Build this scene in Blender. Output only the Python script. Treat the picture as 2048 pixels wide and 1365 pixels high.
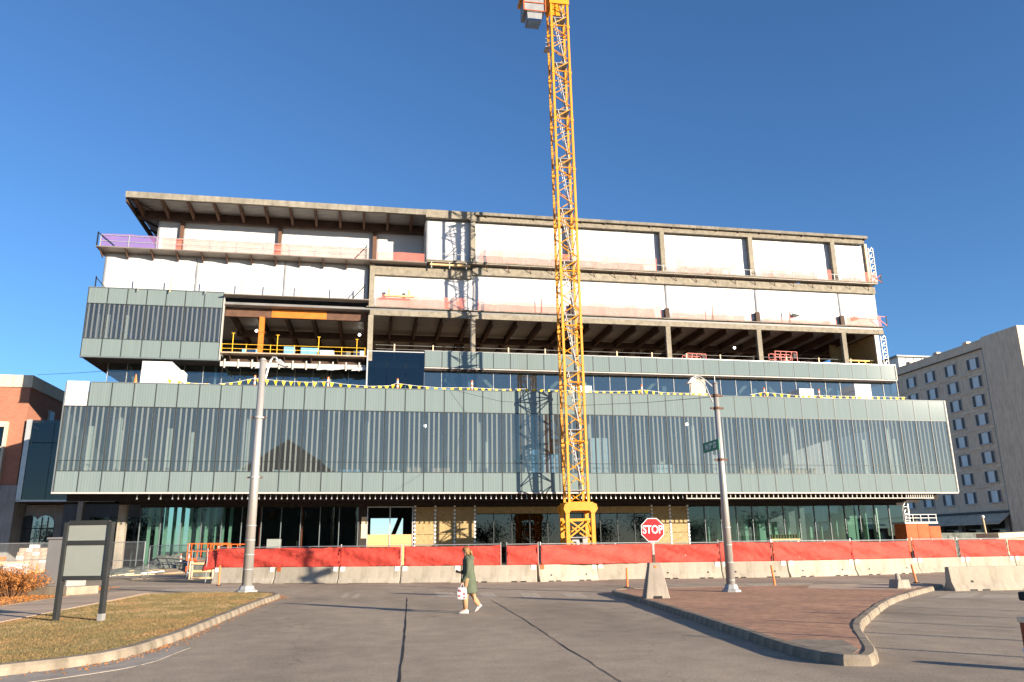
import bpy, bmesh, math, random
import numpy as np
from mathutils import Vector, Matrix
random.seed(7); rng = np.random.default_rng(7)
for o in list(bpy.data.objects): bpy.data.objects.remove(o)
S = bpy.context.scene; COL = S.collection
rad = math.radians

# ---------------------------------------------------------------- camera
F, YAW, PITCH, ROLL, EYE = 1562.31, .1783, .2581, -.0123, 1.65      # focal length in px of the 2048 px photograph
cy, sy, cp, sp = math.cos(YAW), math.sin(YAW), math.cos(PITCH), math.sin(PITCH)
fwd = Vector((sy*cp, cy*cp, sp)); rgt = Vector((cy, -sy, 0)); upv = rgt.cross(fwd)
CR = rgt*math.cos(ROLL) + upv*math.sin(ROLL); CU = -rgt*math.sin(ROLL) + upv*math.cos(ROLL)
CAM = Vector((0, 0, EYE))
cd = bpy.data.cameras.new('camera'); cam = bpy.data.objects.new('camera', cd); COL.objects.link(cam)
cd.sensor_width = 36; cd.lens = F/2048*36; cd.clip_start = .1; cd.clip_end = 6000
mw = Matrix((CR, CU, -fwd)).transposed().to_4x4(); mw.translation = CAM; cam.matrix_world = mw
S.camera = cam
def ray(x, y): return fwd + CR*((x-1024)/F) + CU*((682.5-y)/F)
def G(x, y, z=0): d = ray(x, y); return CAM + d*((z-EYE)/d.z)          # photo pixel -> point on the ground
def PY(x, y, Y): d = ray(x, y); return CAM + d*(Y/d.y)                 # photo pixel -> point on a plane parallel to the facade
def PX(x, y, X): d = ray(x, y); return CAM + d*(X/d.x)

# ---------------------------------------------------------------- light
SUN_EL = rad(12.0); SUN_H = Vector((.66, -.75, 0)).normalized()
W = bpy.data.worlds.new('World'); S.world = W; W.use_nodes = True
wn = W.node_tree; bg = wn.nodes['Background']
sky = wn.nodes.new('ShaderNodeTexSky'); sky.sky_type = 'NISHITA'; sky.sun_disc = False
sky.sun_elevation = SUN_EL; sky.sun_rotation = math.atan2(SUN_H.x, SUN_H.y)
sky.altitude = 400; sky.air_density = 1.0; sky.dust_density = .1; sky.ozone_density = 5.5
wn.links.new(sky.outputs[0], bg.inputs[0]); bg.inputs[1].default_value = .086
sl = bpy.data.lights.new('sun', 'SUN'); sl.energy = 5.0; sl.angle = rad(.53); sl.color = (1, .87, .70)
so = bpy.data.objects.new('sun', sl); COL.objects.link(so)
sd = Vector((SUN_H.x*math.cos(SUN_EL), SUN_H.y*math.cos(SUN_EL), math.sin(SUN_EL)))
so.rotation_euler = sd.to_track_quat('Z', 'Y').to_euler(); so.location = (60, -70, 40)
S.view_settings.view_transform = 'Standard'; S.view_settings.look = 'None'
S.view_settings.gamma = 1; S.view_settings.use_curve_mapping = False; S.view_settings.exposure = 1.33

# ---------------------------------------------------------------- materials
MATS = {}
def nodes_of(name):
    m = bpy.data.materials.new(name); m.use_nodes = True; nt = m.node_tree
    b = nt.nodes['Principled BSDF']; MATS[name] = m
    return m, nt, b
def nd(nt, t, **kw):
    n = nt.nodes.new(t)
    for k, v in kw.items():
        if k[0] == '_': n.inputs[int(k[1:])].default_value = v
        else: setattr(n, k, v)
    return n
def noise(nt, scale, detail=4, rough=.6, stretch=None, coord='Object'):
    tc = nd(nt, 'ShaderNodeTexCoord') if coord != 'Pos' else nd(nt, 'ShaderNodeNewGeometry')
    src = tc.outputs[coord] if coord != 'Pos' else tc.outputs['Position']
    mp = nd(nt, 'ShaderNodeMapping'); nt.links.new(src, mp.inputs[0])
    if stretch: mp.inputs['Scale'].default_value = stretch
    n = nd(nt, 'ShaderNodeTexNoise'); n.inputs['Scale'].default_value = scale
    n.inputs['Detail'].default_value = detail; n.inputs['Roughness'].default_value = rough
    nt.links.new(mp.outputs[0], n.inputs['Vector']); return n.outputs['Fac'], mp.outputs[0]
def ramp(nt, fac, stops):
    r = nd(nt, 'ShaderNodeValToRGB'); e = r.color_ramp.elements
    while len(e) < len(stops): e.new(.5)
    for k, (p, c) in enumerate(stops):
        e[k].position = p; e[k].color = (*c, 1) if len(c) == 3 else c
    nt.links.new(fac, r.inputs[0]); return r.outputs[0]
def mixc(nt, fac, a, b, mode='MIX'):
    n = nd(nt, 'ShaderNodeMix', data_type='RGBA', blend_type=mode)
    for k, v in ((0, fac), (6, a), (7, b)):
        if hasattr(v, 'is_output'): nt.links.new(v, n.inputs[k])
        elif k == 0: n.inputs[0].default_value = v
        else: n.inputs[k].default_value = (*v, 1)
    return n.outputs[2]
def math_n(nt, op, a, b=None, c=None):
    n = nd(nt, 'ShaderNodeMath', operation=op)
    for k, v in enumerate((a, b, c)):
        if v is None: continue
        if hasattr(v, 'is_output'): nt.links.new(v, n.inputs[k])
        else: n.inputs[k].default_value = v
    return n.outputs[0]
def bump(nt, b, h, strength=.3, dist=.02):
    n = nd(nt, 'ShaderNodeBump'); n.inputs['Strength'].default_value = strength; n.inputs['Distance'].default_value = dist
    nt.links.new(h, n.inputs['Height']); nt.links.new(n.outputs[0], b.inputs['Normal'])
def mt(name, col, rough=.7, var=.18, scale=2.0, metal=0, spec=.3, bmp=0, rnd=.0, stretch=None, coord='Object', fine=True):
    if name in MATS: return MATS[name]
    m, nt, b = nodes_of(name)
    f, _ = noise(nt, scale, 5, .65, stretch, coord)
    lo = tuple(c*(1-var) for c in col); hi = tuple(min(1, c*(1+var)) for c in col)
    c = ramp(nt, f, [(.3, lo), (.7, hi)])
    if rnd:
        oi = nd(nt, 'ShaderNodeObjectInfo')
        k = math_n(nt, 'MULTIPLY_ADD', oi.outputs['Random'], 2*rnd, 1-rnd)
        cc = nd(nt, 'ShaderNodeCombineColor')
        for i in range(3): nt.links.new(k, cc.inputs[i])
        c = mixc(nt, 1.0, c, cc.outputs[0], 'MULTIPLY')
    nt.links.new(c, b.inputs['Base Color']); b.inputs['Roughness'].default_value = rough
    b.inputs['Metallic'].default_value = metal; b.inputs['Specular IOR Level'].default_value = spec
    if bmp:
        g, _ = noise(nt, scale*6, 3, .6, stretch, coord); bump(nt, b, g, bmp, .02)
    return m
def glass(name, tint, refl, rcol=(1, 1, 1), frit=None, rough=.01, haze=0):
    """window glass: tinted see-through sheet with mirror reflection; frit = (pitch, width, colour) printed vertical lines"""
    m, nt, b = nodes_of(name); out = nt.nodes['Material Output']; nt.nodes.remove(b)
    tr = nd(nt, 'ShaderNodeBsdfTransparent'); tr.inputs[0].default_value = (*tint, 1)
    gl = nd(nt, 'ShaderNodeBsdfGlossy'); gl.inputs['Roughness'].default_value = rough; gl.inputs['Color'].default_value = (*rcol, 1)
    bf, _ = noise(nt, .35, 2, .5, None, 'Pos')
    bn = nd(nt, 'ShaderNodeBump'); bn.inputs['Strength'].default_value = .12; bn.inputs['Distance'].default_value = .03
    nt.links.new(bf, bn.inputs['Height']); nt.links.new(bn.outputs[0], gl.inputs['Normal'])
    lw = nd(nt, 'ShaderNodeLayerWeight'); lw.inputs[0].default_value = .25
    fac = math_n(nt, 'MULTIPLY_ADD', lw.outputs['Fresnel'], 1.0, refl)
    mx = nd(nt, 'ShaderNodeMixShader'); nt.links.new(fac, mx.inputs[0])
    nt.links.new(tr.outputs[0], mx.inputs[1]); nt.links.new(gl.outputs[0], mx.inputs[2]); sh = mx.outputs[0]
    if haze:                                                          # pale veil put into the glass colour, lifting its dark reflections
        dd = nd(nt, 'ShaderNodeBsdfDiffuse'); dd.inputs[0].default_value = (.36, .39, .41, 1); dn, _ = noise(nt, .5, 5, .65, (1, 1, .5), 'Pos')
        md = nd(nt, 'ShaderNodeMixShader'); nt.links.new(math_n(nt, 'MULTIPLY', math_n(nt, 'ADD', dn, .5), haze), md.inputs[0]); nt.links.new(sh, md.inputs[1]); nt.links.new(dd.outputs[0], md.inputs[2]); sh = md.outputs[0]
    if frit:
        pitch, wd, fc, amt = frit
        ge = nd(nt, 'ShaderNodeNewGeometry'); sx = nd(nt, 'ShaderNodeSeparateXYZ'); nt.links.new(ge.outputs['Position'], sx.inputs[0])
        t = math_n(nt, 'DIVIDE', math_n(nt, 'ADD', sx.outputs[0], 200), pitch); t = math_n(nt, 'FRACT', t)
        msk = math_n(nt, 'MULTIPLY', math_n(nt, 'LESS_THAN', t, wd/pitch), amt)
        df = nd(nt, 'ShaderNodeBsdfDiffuse'); df.inputs[0].default_value = (*fc, 1)
        m2 = nd(nt, 'ShaderNodeMixShader'); nt.links.new(msk, m2.inputs[0])
        nt.links.new(sh, m2.inputs[1]); nt.links.new(df.outputs[0], m2.inputs[2]); sh = m2.outputs[0]
    nt.links.new(sh, out.inputs[0]); return m
def net_mat(name, col, amt):
    m, nt, b = nodes_of(name); out = nt.nodes['Material Output']
    f, _ = noise(nt, 1.3, 4, .7, None, 'Pos')
    fac = nd(nt, 'ShaderNodeClamp').outputs[0]; nt.links.new(math_n(nt, 'MULTIPLY_ADD', f, .4, amt-.2), fac.node.inputs[0])
    tr = nd(nt, 'ShaderNodeBsdfTransparent'); mx = nd(nt, 'ShaderNodeMixShader'); b.inputs['Base Color'].default_value = (*col, 1)
    b.inputs['Roughness'].default_value = .7
    nt.links.new(fac, mx.inputs[0]); nt.links.new(tr.outputs[0], mx.inputs[1]); nt.links.new(b.outputs[0], mx.inputs[2])
    nt.links.new(mx.outputs[0], out.inputs[0]); return m

def make_materials():
    # asphalt: grey-brown aggregate, worn wheel paths, stains and hairline cracks
    for nm, base, k in (('asphalt', (.36, .288, .212), 1.0), ('asphalt_coarse', (.26, .225, .19), 1.6)):
        m, nt, b = nodes_of(nm)
        big, _ = noise(nt, .22, 5, .6, (1, .35, 1)); mid, _ = noise(nt, 1.6, 5, .7); fin, _ = noise(nt, 70, 2, .7); grit, _ = noise(nt, 22, 3, .8)
        c = ramp(nt, big, [(.28, tuple(x*.62 for x in base)), (.5, base), (.75, tuple(x*1.28 for x in base))])
        c = mixc(nt, .55, c, ramp(nt, mid, [(.3, (.62, .62, .64)), (.7, (1.2, 1.18, 1.14))]), 'MULTIPLY')
        c = mixc(nt, min(1, .85*k), c, ramp(nt, fin, [(.3, (.45, .45, .45)), (.7, (1.5, 1.5, 1.48))]), 'MULTIPLY')
        c = mixc(nt, .65, c, ramp(nt, grit, [(.3, (.6, .6, .6)), (.7, (1.35, 1.35, 1.35))]), 'MULTIPLY')
        vo = nd(nt, 'ShaderNodeTexVoronoi', feature='DISTANCE_TO_EDGE'); vo.inputs['Scale'].default_value = .16
        tc = nd(nt, 'ShaderNodeTexCoord'); wz = nd(nt, 'ShaderNodeTexNoise'); wz.inputs['Scale'].default_value = 1.2
        nt.links.new(tc.outputs['Object'], wz.inputs['Vector'])
        ad = nd(nt, 'ShaderNodeVectorMath', operation='MULTIPLY_ADD'); ad.inputs[1].default_value = (1.6, 1.6, 0)
        nt.links.new(wz.outputs['Color'], ad.inputs[0]); nt.links.new(tc.outputs['Object'], ad.inputs[2]); nt.links.new(ad.outputs[0], vo.inputs['Vector'])
        c = mixc(nt, math_n(nt, 'MULTIPLY', math_n(nt, 'LESS_THAN', vo.outputs['Distance'], .0016), .35), c, (.035, .032, .03))
        nt.links.new(c, b.inputs['Base Color']); b.inputs['Roughness'].default_value = .88; b.inputs['Specular IOR Level'].default_value = .25
        bump(nt, b, fin, .5*k, .012)
    def concrete(nm, col, var=.2, streak=True):
        m, nt, b = nodes_of(nm)
        a, _ = noise(nt, 1.1, 6, .65); s, _ = noise(nt, 3.0, 4, .6, (1.2, 1.2, .12)); f, _ = noise(nt, 38, 3, .7)
        c = ramp(nt, a, [(.3, tuple(x*(1-var) for x in col)), (.7, tuple(x*(1+var*.6) for x in col))])
        if streak: c = mixc(nt, .45, c, ramp(nt, s, [(.32, (.55, .52, .47)), (.55, (1.05, 1.05, 1.05))]), 'MULTIPLY')
        c = mixc(nt, .3, c, ramp(nt, f, [(.3, (.6, .6, .6)), (.7, (1.2, 1.2, 1.2))]), 'MULTIPLY')
        oi = nd(nt, 'ShaderNodeObjectInfo'); k = math_n(nt, 'MULTIPLY_ADD', oi.outputs['Random'], .26, .87)
        cc = nd(nt, 'ShaderNodeCombineColor')
        for i in range(3): nt.links.new(k, cc.inputs[i])
        c = mixc(nt, 1.0, c, cc.outputs[0], 'MULTIPLY')
        nt.links.new(c, b.inputs['Base Color']); b.inputs['Roughness'].default_value = .9; b.inputs['Specular IOR Level'].default_value = .2
        bump(nt, b, f, .35, .01); return m
    concrete('barrier_concrete', (.405, .355, .28)); concrete('kerb_concrete', (.285, .235, .175), .35)
    concrete('walk_concrete', (.46, .345, .245), .15, False); concrete('grey_concrete', (.36, .31, .255))
    concrete('slab_concrete', (.255, .23, .185), .35); concrete('column_concrete', (.34, .30, .24), .25)
    concrete('stone_base', (.30, .285, .27), .15); concrete('hotel_concrete', (.74, .575, .425), .1)
    concrete('dirt', (.40, .31, .21), .35, False); concrete('mulch', (.42, .26, .13), .5, False)
    # dead lawn
    m, nt, b = nodes_of('lawn')
    a, _ = noise(nt, .45, 5, .6, (1, .6, 1), 'Pos'); f, _ = noise(nt, 9, 5, .75, None, 'Pos'); h, _ = noise(nt, 60, 2, .8, None, 'Pos')
    c = ramp(nt, a, [(.30, (.31, .15, .06)), (.40, (.42, .27, .125)), (.52, (.27, .215, .095)), (.60, (.44, .31, .16)), (.72, (.36, .18, .075))])
    c = mixc(nt, .6, c, ramp(nt, f, [(.3, (.6, .6, .55)), (.7, (1.35, 1.3, 1.25))]), 'MULTIPLY')
    c = mixc(nt, .5, c, ramp(nt, h, [(.3, (.5, .5, .5)), (.7, (1.4, 1.4, 1.4))]), 'MULTIPLY')
    nt.links.new(c, b.inputs['Base Color']); b.inputs['Roughness'].default_value = 1; b.inputs['Specular IOR Level'].default_value = .05
    bump(nt, b, h, .8, .03)
    # brick paving of the median
    m, nt, b = nodes_of('brick_paving')
    tc = nd(nt, 'ShaderNodeTexCoord'); mp = nd(nt, 'ShaderNodeMapping'); mp.inputs['Rotation'].default_value[2] = rad(8); nt.links.new(tc.outputs['Object'], mp.inputs[0])
    br = nd(nt, 'ShaderNodeTexBrick'); br.inputs['Scale'].default_value = 1; br.inputs['Brick Width'].default_value = .21; br.inputs['Row Height'].default_value = .105
    br.inputs['Mortar Size'].default_value = .006; br.inputs['Color1'].default_value = (.52, .29, .18, 1); br.inputs['Color2'].default_value = (.37, .20, .13, 1); br.inputs['Mortar'].default_value = (.27, .20, .14, 1)
    nt.links.new(mp.outputs[0], br.inputs['Vector'])
    a, _ = noise(nt, .5, 5, .65); f, _ = noise(nt, 6, 4, .7)
    c = mixc(nt, .75, br.outputs['Color'], ramp(nt, a, [(.3, (.62, .66, .7)), (.7, (1.3, 1.25, 1.2))]), 'MULTIPLY')
    c = mixc(nt, .55, c, ramp(nt, f, [(.3, (.55, .58, .6)), (.7, (1.35, 1.3, 1.25))]), 'MULTIPLY')
    nt.links.new(c, b.inputs['Base Color']); b.inputs['Roughness'].default_value = .9; b.inputs['Specular IOR Level'].default_value = .15
    bump(nt, b, br.outputs['Fac'], -.5, .006)
    # brick wall
    m, nt, b = nodes_of('brick_wall')
    tc = nd(nt, 'ShaderNodeTexCoord'); sx = nd(nt, 'ShaderNodeSeparateXYZ'); nt.links.new(tc.outputs['Object'], sx.inputs[0])
    cx = nd(nt, 'ShaderNodeCombineXYZ'); nt.links.new(math_n(nt, 'ADD', sx.outputs[0], sx.outputs[1]), cx.inputs[0]); nt.links.new(sx.outputs[2], cx.inputs[1])
    br = nd(nt, 'ShaderNodeTexBrick'); br.inputs['Scale'].default_value = 1; br.inputs['Brick Width'].default_value = .25; br.inputs['Row Height'].default_value = .085
    br.inputs['Mortar Size'].default_value = .007; br.inputs['Color1'].default_value = (.36, .13, .07, 1); br.inputs['Color2'].default_value = (.28, .095, .055, 1); br.inputs['Mortar'].default_value = (.33, .22, .16, 1)
    nt.links.new(cx.outputs[0], br.inputs['Vector']); nt.links.new(br.outputs['Color'], b.inputs['Base Color']); b.inputs['Roughness'].default_value = .9
    # curtain wall spandrel: pale grey-green enamelled glass with fine vertical banding
    m, nt, b = nodes_of('spandrel')
    ge = nd(nt, 'ShaderNodeNewGeometry'); sx = nd(nt, 'ShaderNodeSeparateXYZ'); nt.links.new(ge.outputs['Position'], sx.inputs[0])
    t = math_n(nt, 'FRACT', math_n(nt, 'DIVIDE', math_n(nt, 'ADD', sx.outputs[0], 200), .1905))
    st = math_n(nt, 'LESS_THAN', t, .45)
    f, _ = noise(nt, .8, 4, .6, (6, 1, .3), 'Pos'); g, _ = noise(nt, .12, 2, .5, None, 'Pos')
    oi = nd(nt, 'ShaderNodeObjectInfo')
    c = mixc(nt, math_n(nt, 'MULTIPLY_ADD', f, .8, math_n(nt, 'MULTIPLY', st, .28)), (.122, .158, .153), (.188, .225, .218))
    c = mixc(nt, math_n(nt, 'MULTIPLY', oi.outputs['Random'], .3), c, (.155, .20, .197))
    nt.links.new(c, b.inputs['Base Color']); b.inputs['Roughness'].default_value = .08; b.inputs['Specular IOR Level'].default_value = .3
    # white weather wrap
    m, nt, b = nodes_of('wrap')
    f, _ = noise(nt, .5, 5, .6, (1, 1, .4), 'Pos'); b.inputs['Roughness'].default_value = .5
    c = ramp(nt, f, [(.3, (.47, .47, .475)), (.7, (.56, .56, .555))]); nt.links.new(c, b.inputs['Base Color'])
    bump(nt, b, f, .35, .25)
    # ribbed metal deck
    for nm, col in (('deck', (.36, .35, .34)), ('deck_warm', (.34, .29, .24))):
        m, nt, b = nodes_of(nm)
        ge = nd(nt, 'ShaderNodeNewGeometry'); sx = nd(nt, 'ShaderNodeSeparateXYZ'); nt.links.new(ge.outputs['Position'], sx.inputs[0])
        t = math_n(nt, 'FRACT', math_n(nt, 'DIVIDE', sx.outputs[1], .3))
        f, _ = noise(nt, .7, 3, .6, (1, 4, 1), 'Pos')
        c = mixc(nt, math_n(nt, 'LESS_THAN', t, .35), col, tuple(x*.55 for x in col))
        c = mixc(nt, .5, c, ramp(nt, f, [(.3, (.6, .6, .6)), (.7, (1.3, 1.3, 1.3))]), 'MULTIPLY')
        nt.links.new(c, b.inputs['Base Color']); b.inputs['Roughness'].default_value = .5; b.inputs['Metallic'].default_value = .0
    # oriented strand board
    m, nt, b = nodes_of('osb')
    f, _ = noise(nt, 11, 3, .7, (1, 1, .35), 'Pos'); g, _ = noise(nt, 2.2, 3, .6, None, 'Pos')
    c = ramp(nt, f, [(.3, (.23, .155, .06)), (.5, (.33, .235, .105)), (.7, (.44, .335, .18))])
    c = mixc(nt, .5, c, ramp(nt, g, [(.3, (.75, .75, .75)), (.7, (1.2, 1.2, 1.2))]), 'MULTIPLY')
    nt.links.new(c, b.inputs['Base Color']); b.inputs['Roughness'].default_value = .8
    # red debris screen
    m, nt, b = nodes_of('red_fabric')
    f, _ = noise(nt, .9, 4, .6, None, 'Pos'); w, _ = noise(nt, 130, 1, .5, None, 'Pos')
    c = ramp(nt, f, [(.3, (.47, .05, .036)), (.7, (.57, .077, .054))]); nt.links.new(c, b.inputs['Base Color'])
    b.inputs['Roughness'].default_value = .75; w5, _ = noise(nt, 1.7, 3, .55, (1, 1, 1.6), 'Pos'); bump(nt, b, w5, .55, .16)
    b.inputs['Specular IOR Level'].default_value = .2
    # faded paint
    m, nt, b = nodes_of('worn_paint'); out = nt.nodes['Material Output']
    f, _ = noise(nt, 7, 6, .75); b.inputs['Base Color'].default_value = (.60, .50, .38, 1); b.inputs['Roughness'].default_value = .85
    tr = nd(nt, 'ShaderNodeBsdfTransparent'); mx = nd(nt, 'ShaderNodeMixShader')
    fc = math_n(nt, 'MULTIPLY', math_n(nt, 'GREATER_THAN', f, .45), .72)
    nt.links.new(fc, mx.inputs[0]); nt.links.new(tr.outputs[0], mx.inputs[1]); nt.links.new(b.outputs[0], mx.inputs[2]); nt.links.new(mx.outputs[0], out.inputs[0])
    m, nt, b = nodes_of('bulb'); b.inputs['Emission Color'].default_value = (1, .95, .85, 1); b.inputs['Emission Strength'].default_value = 4
    b.inputs['Base Color'].default_value = (.9, .9, .85, 1)
    glass('frit_glass', (.78, .82, .82), .085, (.98, .86, .74), (.381, .125, (.25, .275, .265), .42), haze=.04)
    glass('frit_glass_upper', (.76, .80, .80), .08, (.98, .86, .74), (.381, .125, (.22, .235, .235), .42), haze=.035)
    glass('ribbon_glass', (.72, .82, .84), .10, (.88, .84, .80), haze=.02)
    glass('dark_glass', (.25, .31, .34), .05, (.85, .84, .84))
    glass('shop_glass', (.62, .75, .71), .035, (.62, .70, .70))
    glass('pale_glass', (.5, .6, .65), .22, (.9, .95, 1.0))
    net_mat('orange_net', (.74, .23, .16), .30); net_mat('purple_net', (.30, .14, .34), .42); net_mat('debris_mesh', (.07, .07, .07), .45)
    mt('mullion', (.045, .05, .05), .45, .1, 3, .3); mt('alum', (.52, .52, .50), .4, .1, 3, .5); mt('alum_dark', (.13, .15, .16), .45, .1)
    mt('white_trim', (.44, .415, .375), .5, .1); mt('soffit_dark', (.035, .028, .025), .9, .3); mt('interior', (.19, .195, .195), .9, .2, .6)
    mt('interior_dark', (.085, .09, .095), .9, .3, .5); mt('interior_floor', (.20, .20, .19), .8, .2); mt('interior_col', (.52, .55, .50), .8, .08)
    mt('rust_steel', (.115, .06, .038), .75, .25, 1.5); mt('brown_steel', (.075, .045, .032), .75, .25, 1.5); mt('orange_steel', (.48, .155, .02), .65, .2, 1.5)
    mt('fireproof', (.245, .215, .165), .95, .28, 3, bmp=.5, rnd=.08); mt('galv', (.50, .50, .48), .42, .15, 4, .6); mt('galv_dull', (.36, .36, .35), .6, .2, 4, .3)
    mt('crane_yellow', (.62, .255, .012), .4, .12, 1.2, spec=.4, rnd=.06); mt('crane_grey', (.24, .245, .25), .5, .15); mt('crane_white', (.46, .46, .45), .4, .06)
    mt('yellow_paint', (.80, .46, .03), .5, .1); mt('pennant_yellow', (.86, .56, .02), .6, .08, rnd=.12); mt('pennant_dark', (.05, .05, .09), .6, .1)
    mt('lift_red', (.50, .05, .03), .45, .12); mt('lift_orange', (.75, .12, .02), .45, .12); mt('rust_orange', (.42, .095, .025), .7, .3, 1.5)
    mt('delineator', (.85, .20, .05), .5, .12); mt('black', (.012, .012, .013), .6, .2); mt('rubber', (.025, .025, .025), .9, .2)
    mt('blue_wrap', (.14, .34, .58), .45, .2, 1.5); mt('pale_blue', (.40, .52, .60), .5, .15); mt('foam_white', (.62, .62, .62), .7, .05); mt('plywood', (.60, .37, .16), .7, .12, 2, stretch=(1, 1, 6))
    mt('pale_ply', (.68, .53, .34), .7, .12, 2); mt('lumber', (.62, .42, .20), .7, .18, 4); mt('cardboard', (.42, .31, .23), .8, .3, 3); mt('tan', (.55, .42, .25), .8, .2)
    mt('pole_metal', (.40, .375, .345), .5, .14, 2, .45, stretch=(1, 1, .2)); mt('stop_red', (.42, .018, .022), .42, .1); mt('sign_white', (.80, .79, .77), .45, .04)
    mt('sign_green', (.008, .20, .13), .45, .1); mt('sign_letter', (.80, .86, .82), .5, .05); mt('post_black', (.028, .03, .03), .45, .2); mt('board_face', (.235, .25, .225), .45, .06)
    mt('cabinet', (.30, .285, .265), .5, .08, 1); mt('leaf_dry', (.34, .13, .03), .8, .4, 6); mt('twig', (.16, .08, .04), .9, .2); mt('leaf_green', (.045, .06, .02), .8, .4, 2); mt('bark', (.07, .05, .035), .9, .3)
    mt('straw', (.44, .31, .12), .9, .3, 5); mt('house_dark', (.12, .08, .06), .9, .2); mt('roof_dark', (.05, .045, .045), .9, .2)
    mt('hotel_trim', (.55, .52, .48), .7, .1); mt('hotel_frame', (.42, .41, .39), .6, .1); mt('curtain', (.62, .68, .68), .8, .25, 3, stretch=(8, 8, .3), coord='Pos'); mt('shutter', (.085, .085, .085), .7, .2)
    mt('metal_panel', (.55, .55, .50), .5, .08, 1); mt('cornice', (.50, .44, .34), .7, .1); mt('car_red', (.16, .008, .010), .25, .1, spec=.6); mt('lamp_red', (.28, .012, .008), .15, .2, spec=.6); mt('chrome', (.45, .45, .45), .3, .05, 2, 1)
    mt('parka', (.088, .105, .066), .8, .16, 6, bmp=.4); mt('trousers', (.40, .235, .125), .85, .1, 8); mt('skin', (.55, .30, .20), .55, .05); mt('hair', (.22, .12, .045), .6, .3, 30, stretch=(1, 1, .2))
    mt('shoe', (.50, .48, .45), .6, .06); mt('bag_white', (.50, .50, .53), .4, .1, 6); mt('bag_print', (.40, .07, .06), .5, .15); mt('tar', (.022, .021, .02), .7, .2); mt('chain', (.28, .28, .275), .6, .1, 3, .2)
    mt('wire_black', (.02, .02, .02), .6, .1); mt('brick_wrap', (.46, .30, .24), .6, .3, 3); mt('debris_pale', (.55, .5, .45), .6, .2, 3); mt('canopy', (.48, .38, .27), .8, .3, .8); mt('debris_grey', (.13, .14, .12), .8, .5, 2); mt('ocean', (.05, .06, .07), .9)
make_materials()
def Mt(n): return MATS[n]

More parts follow.
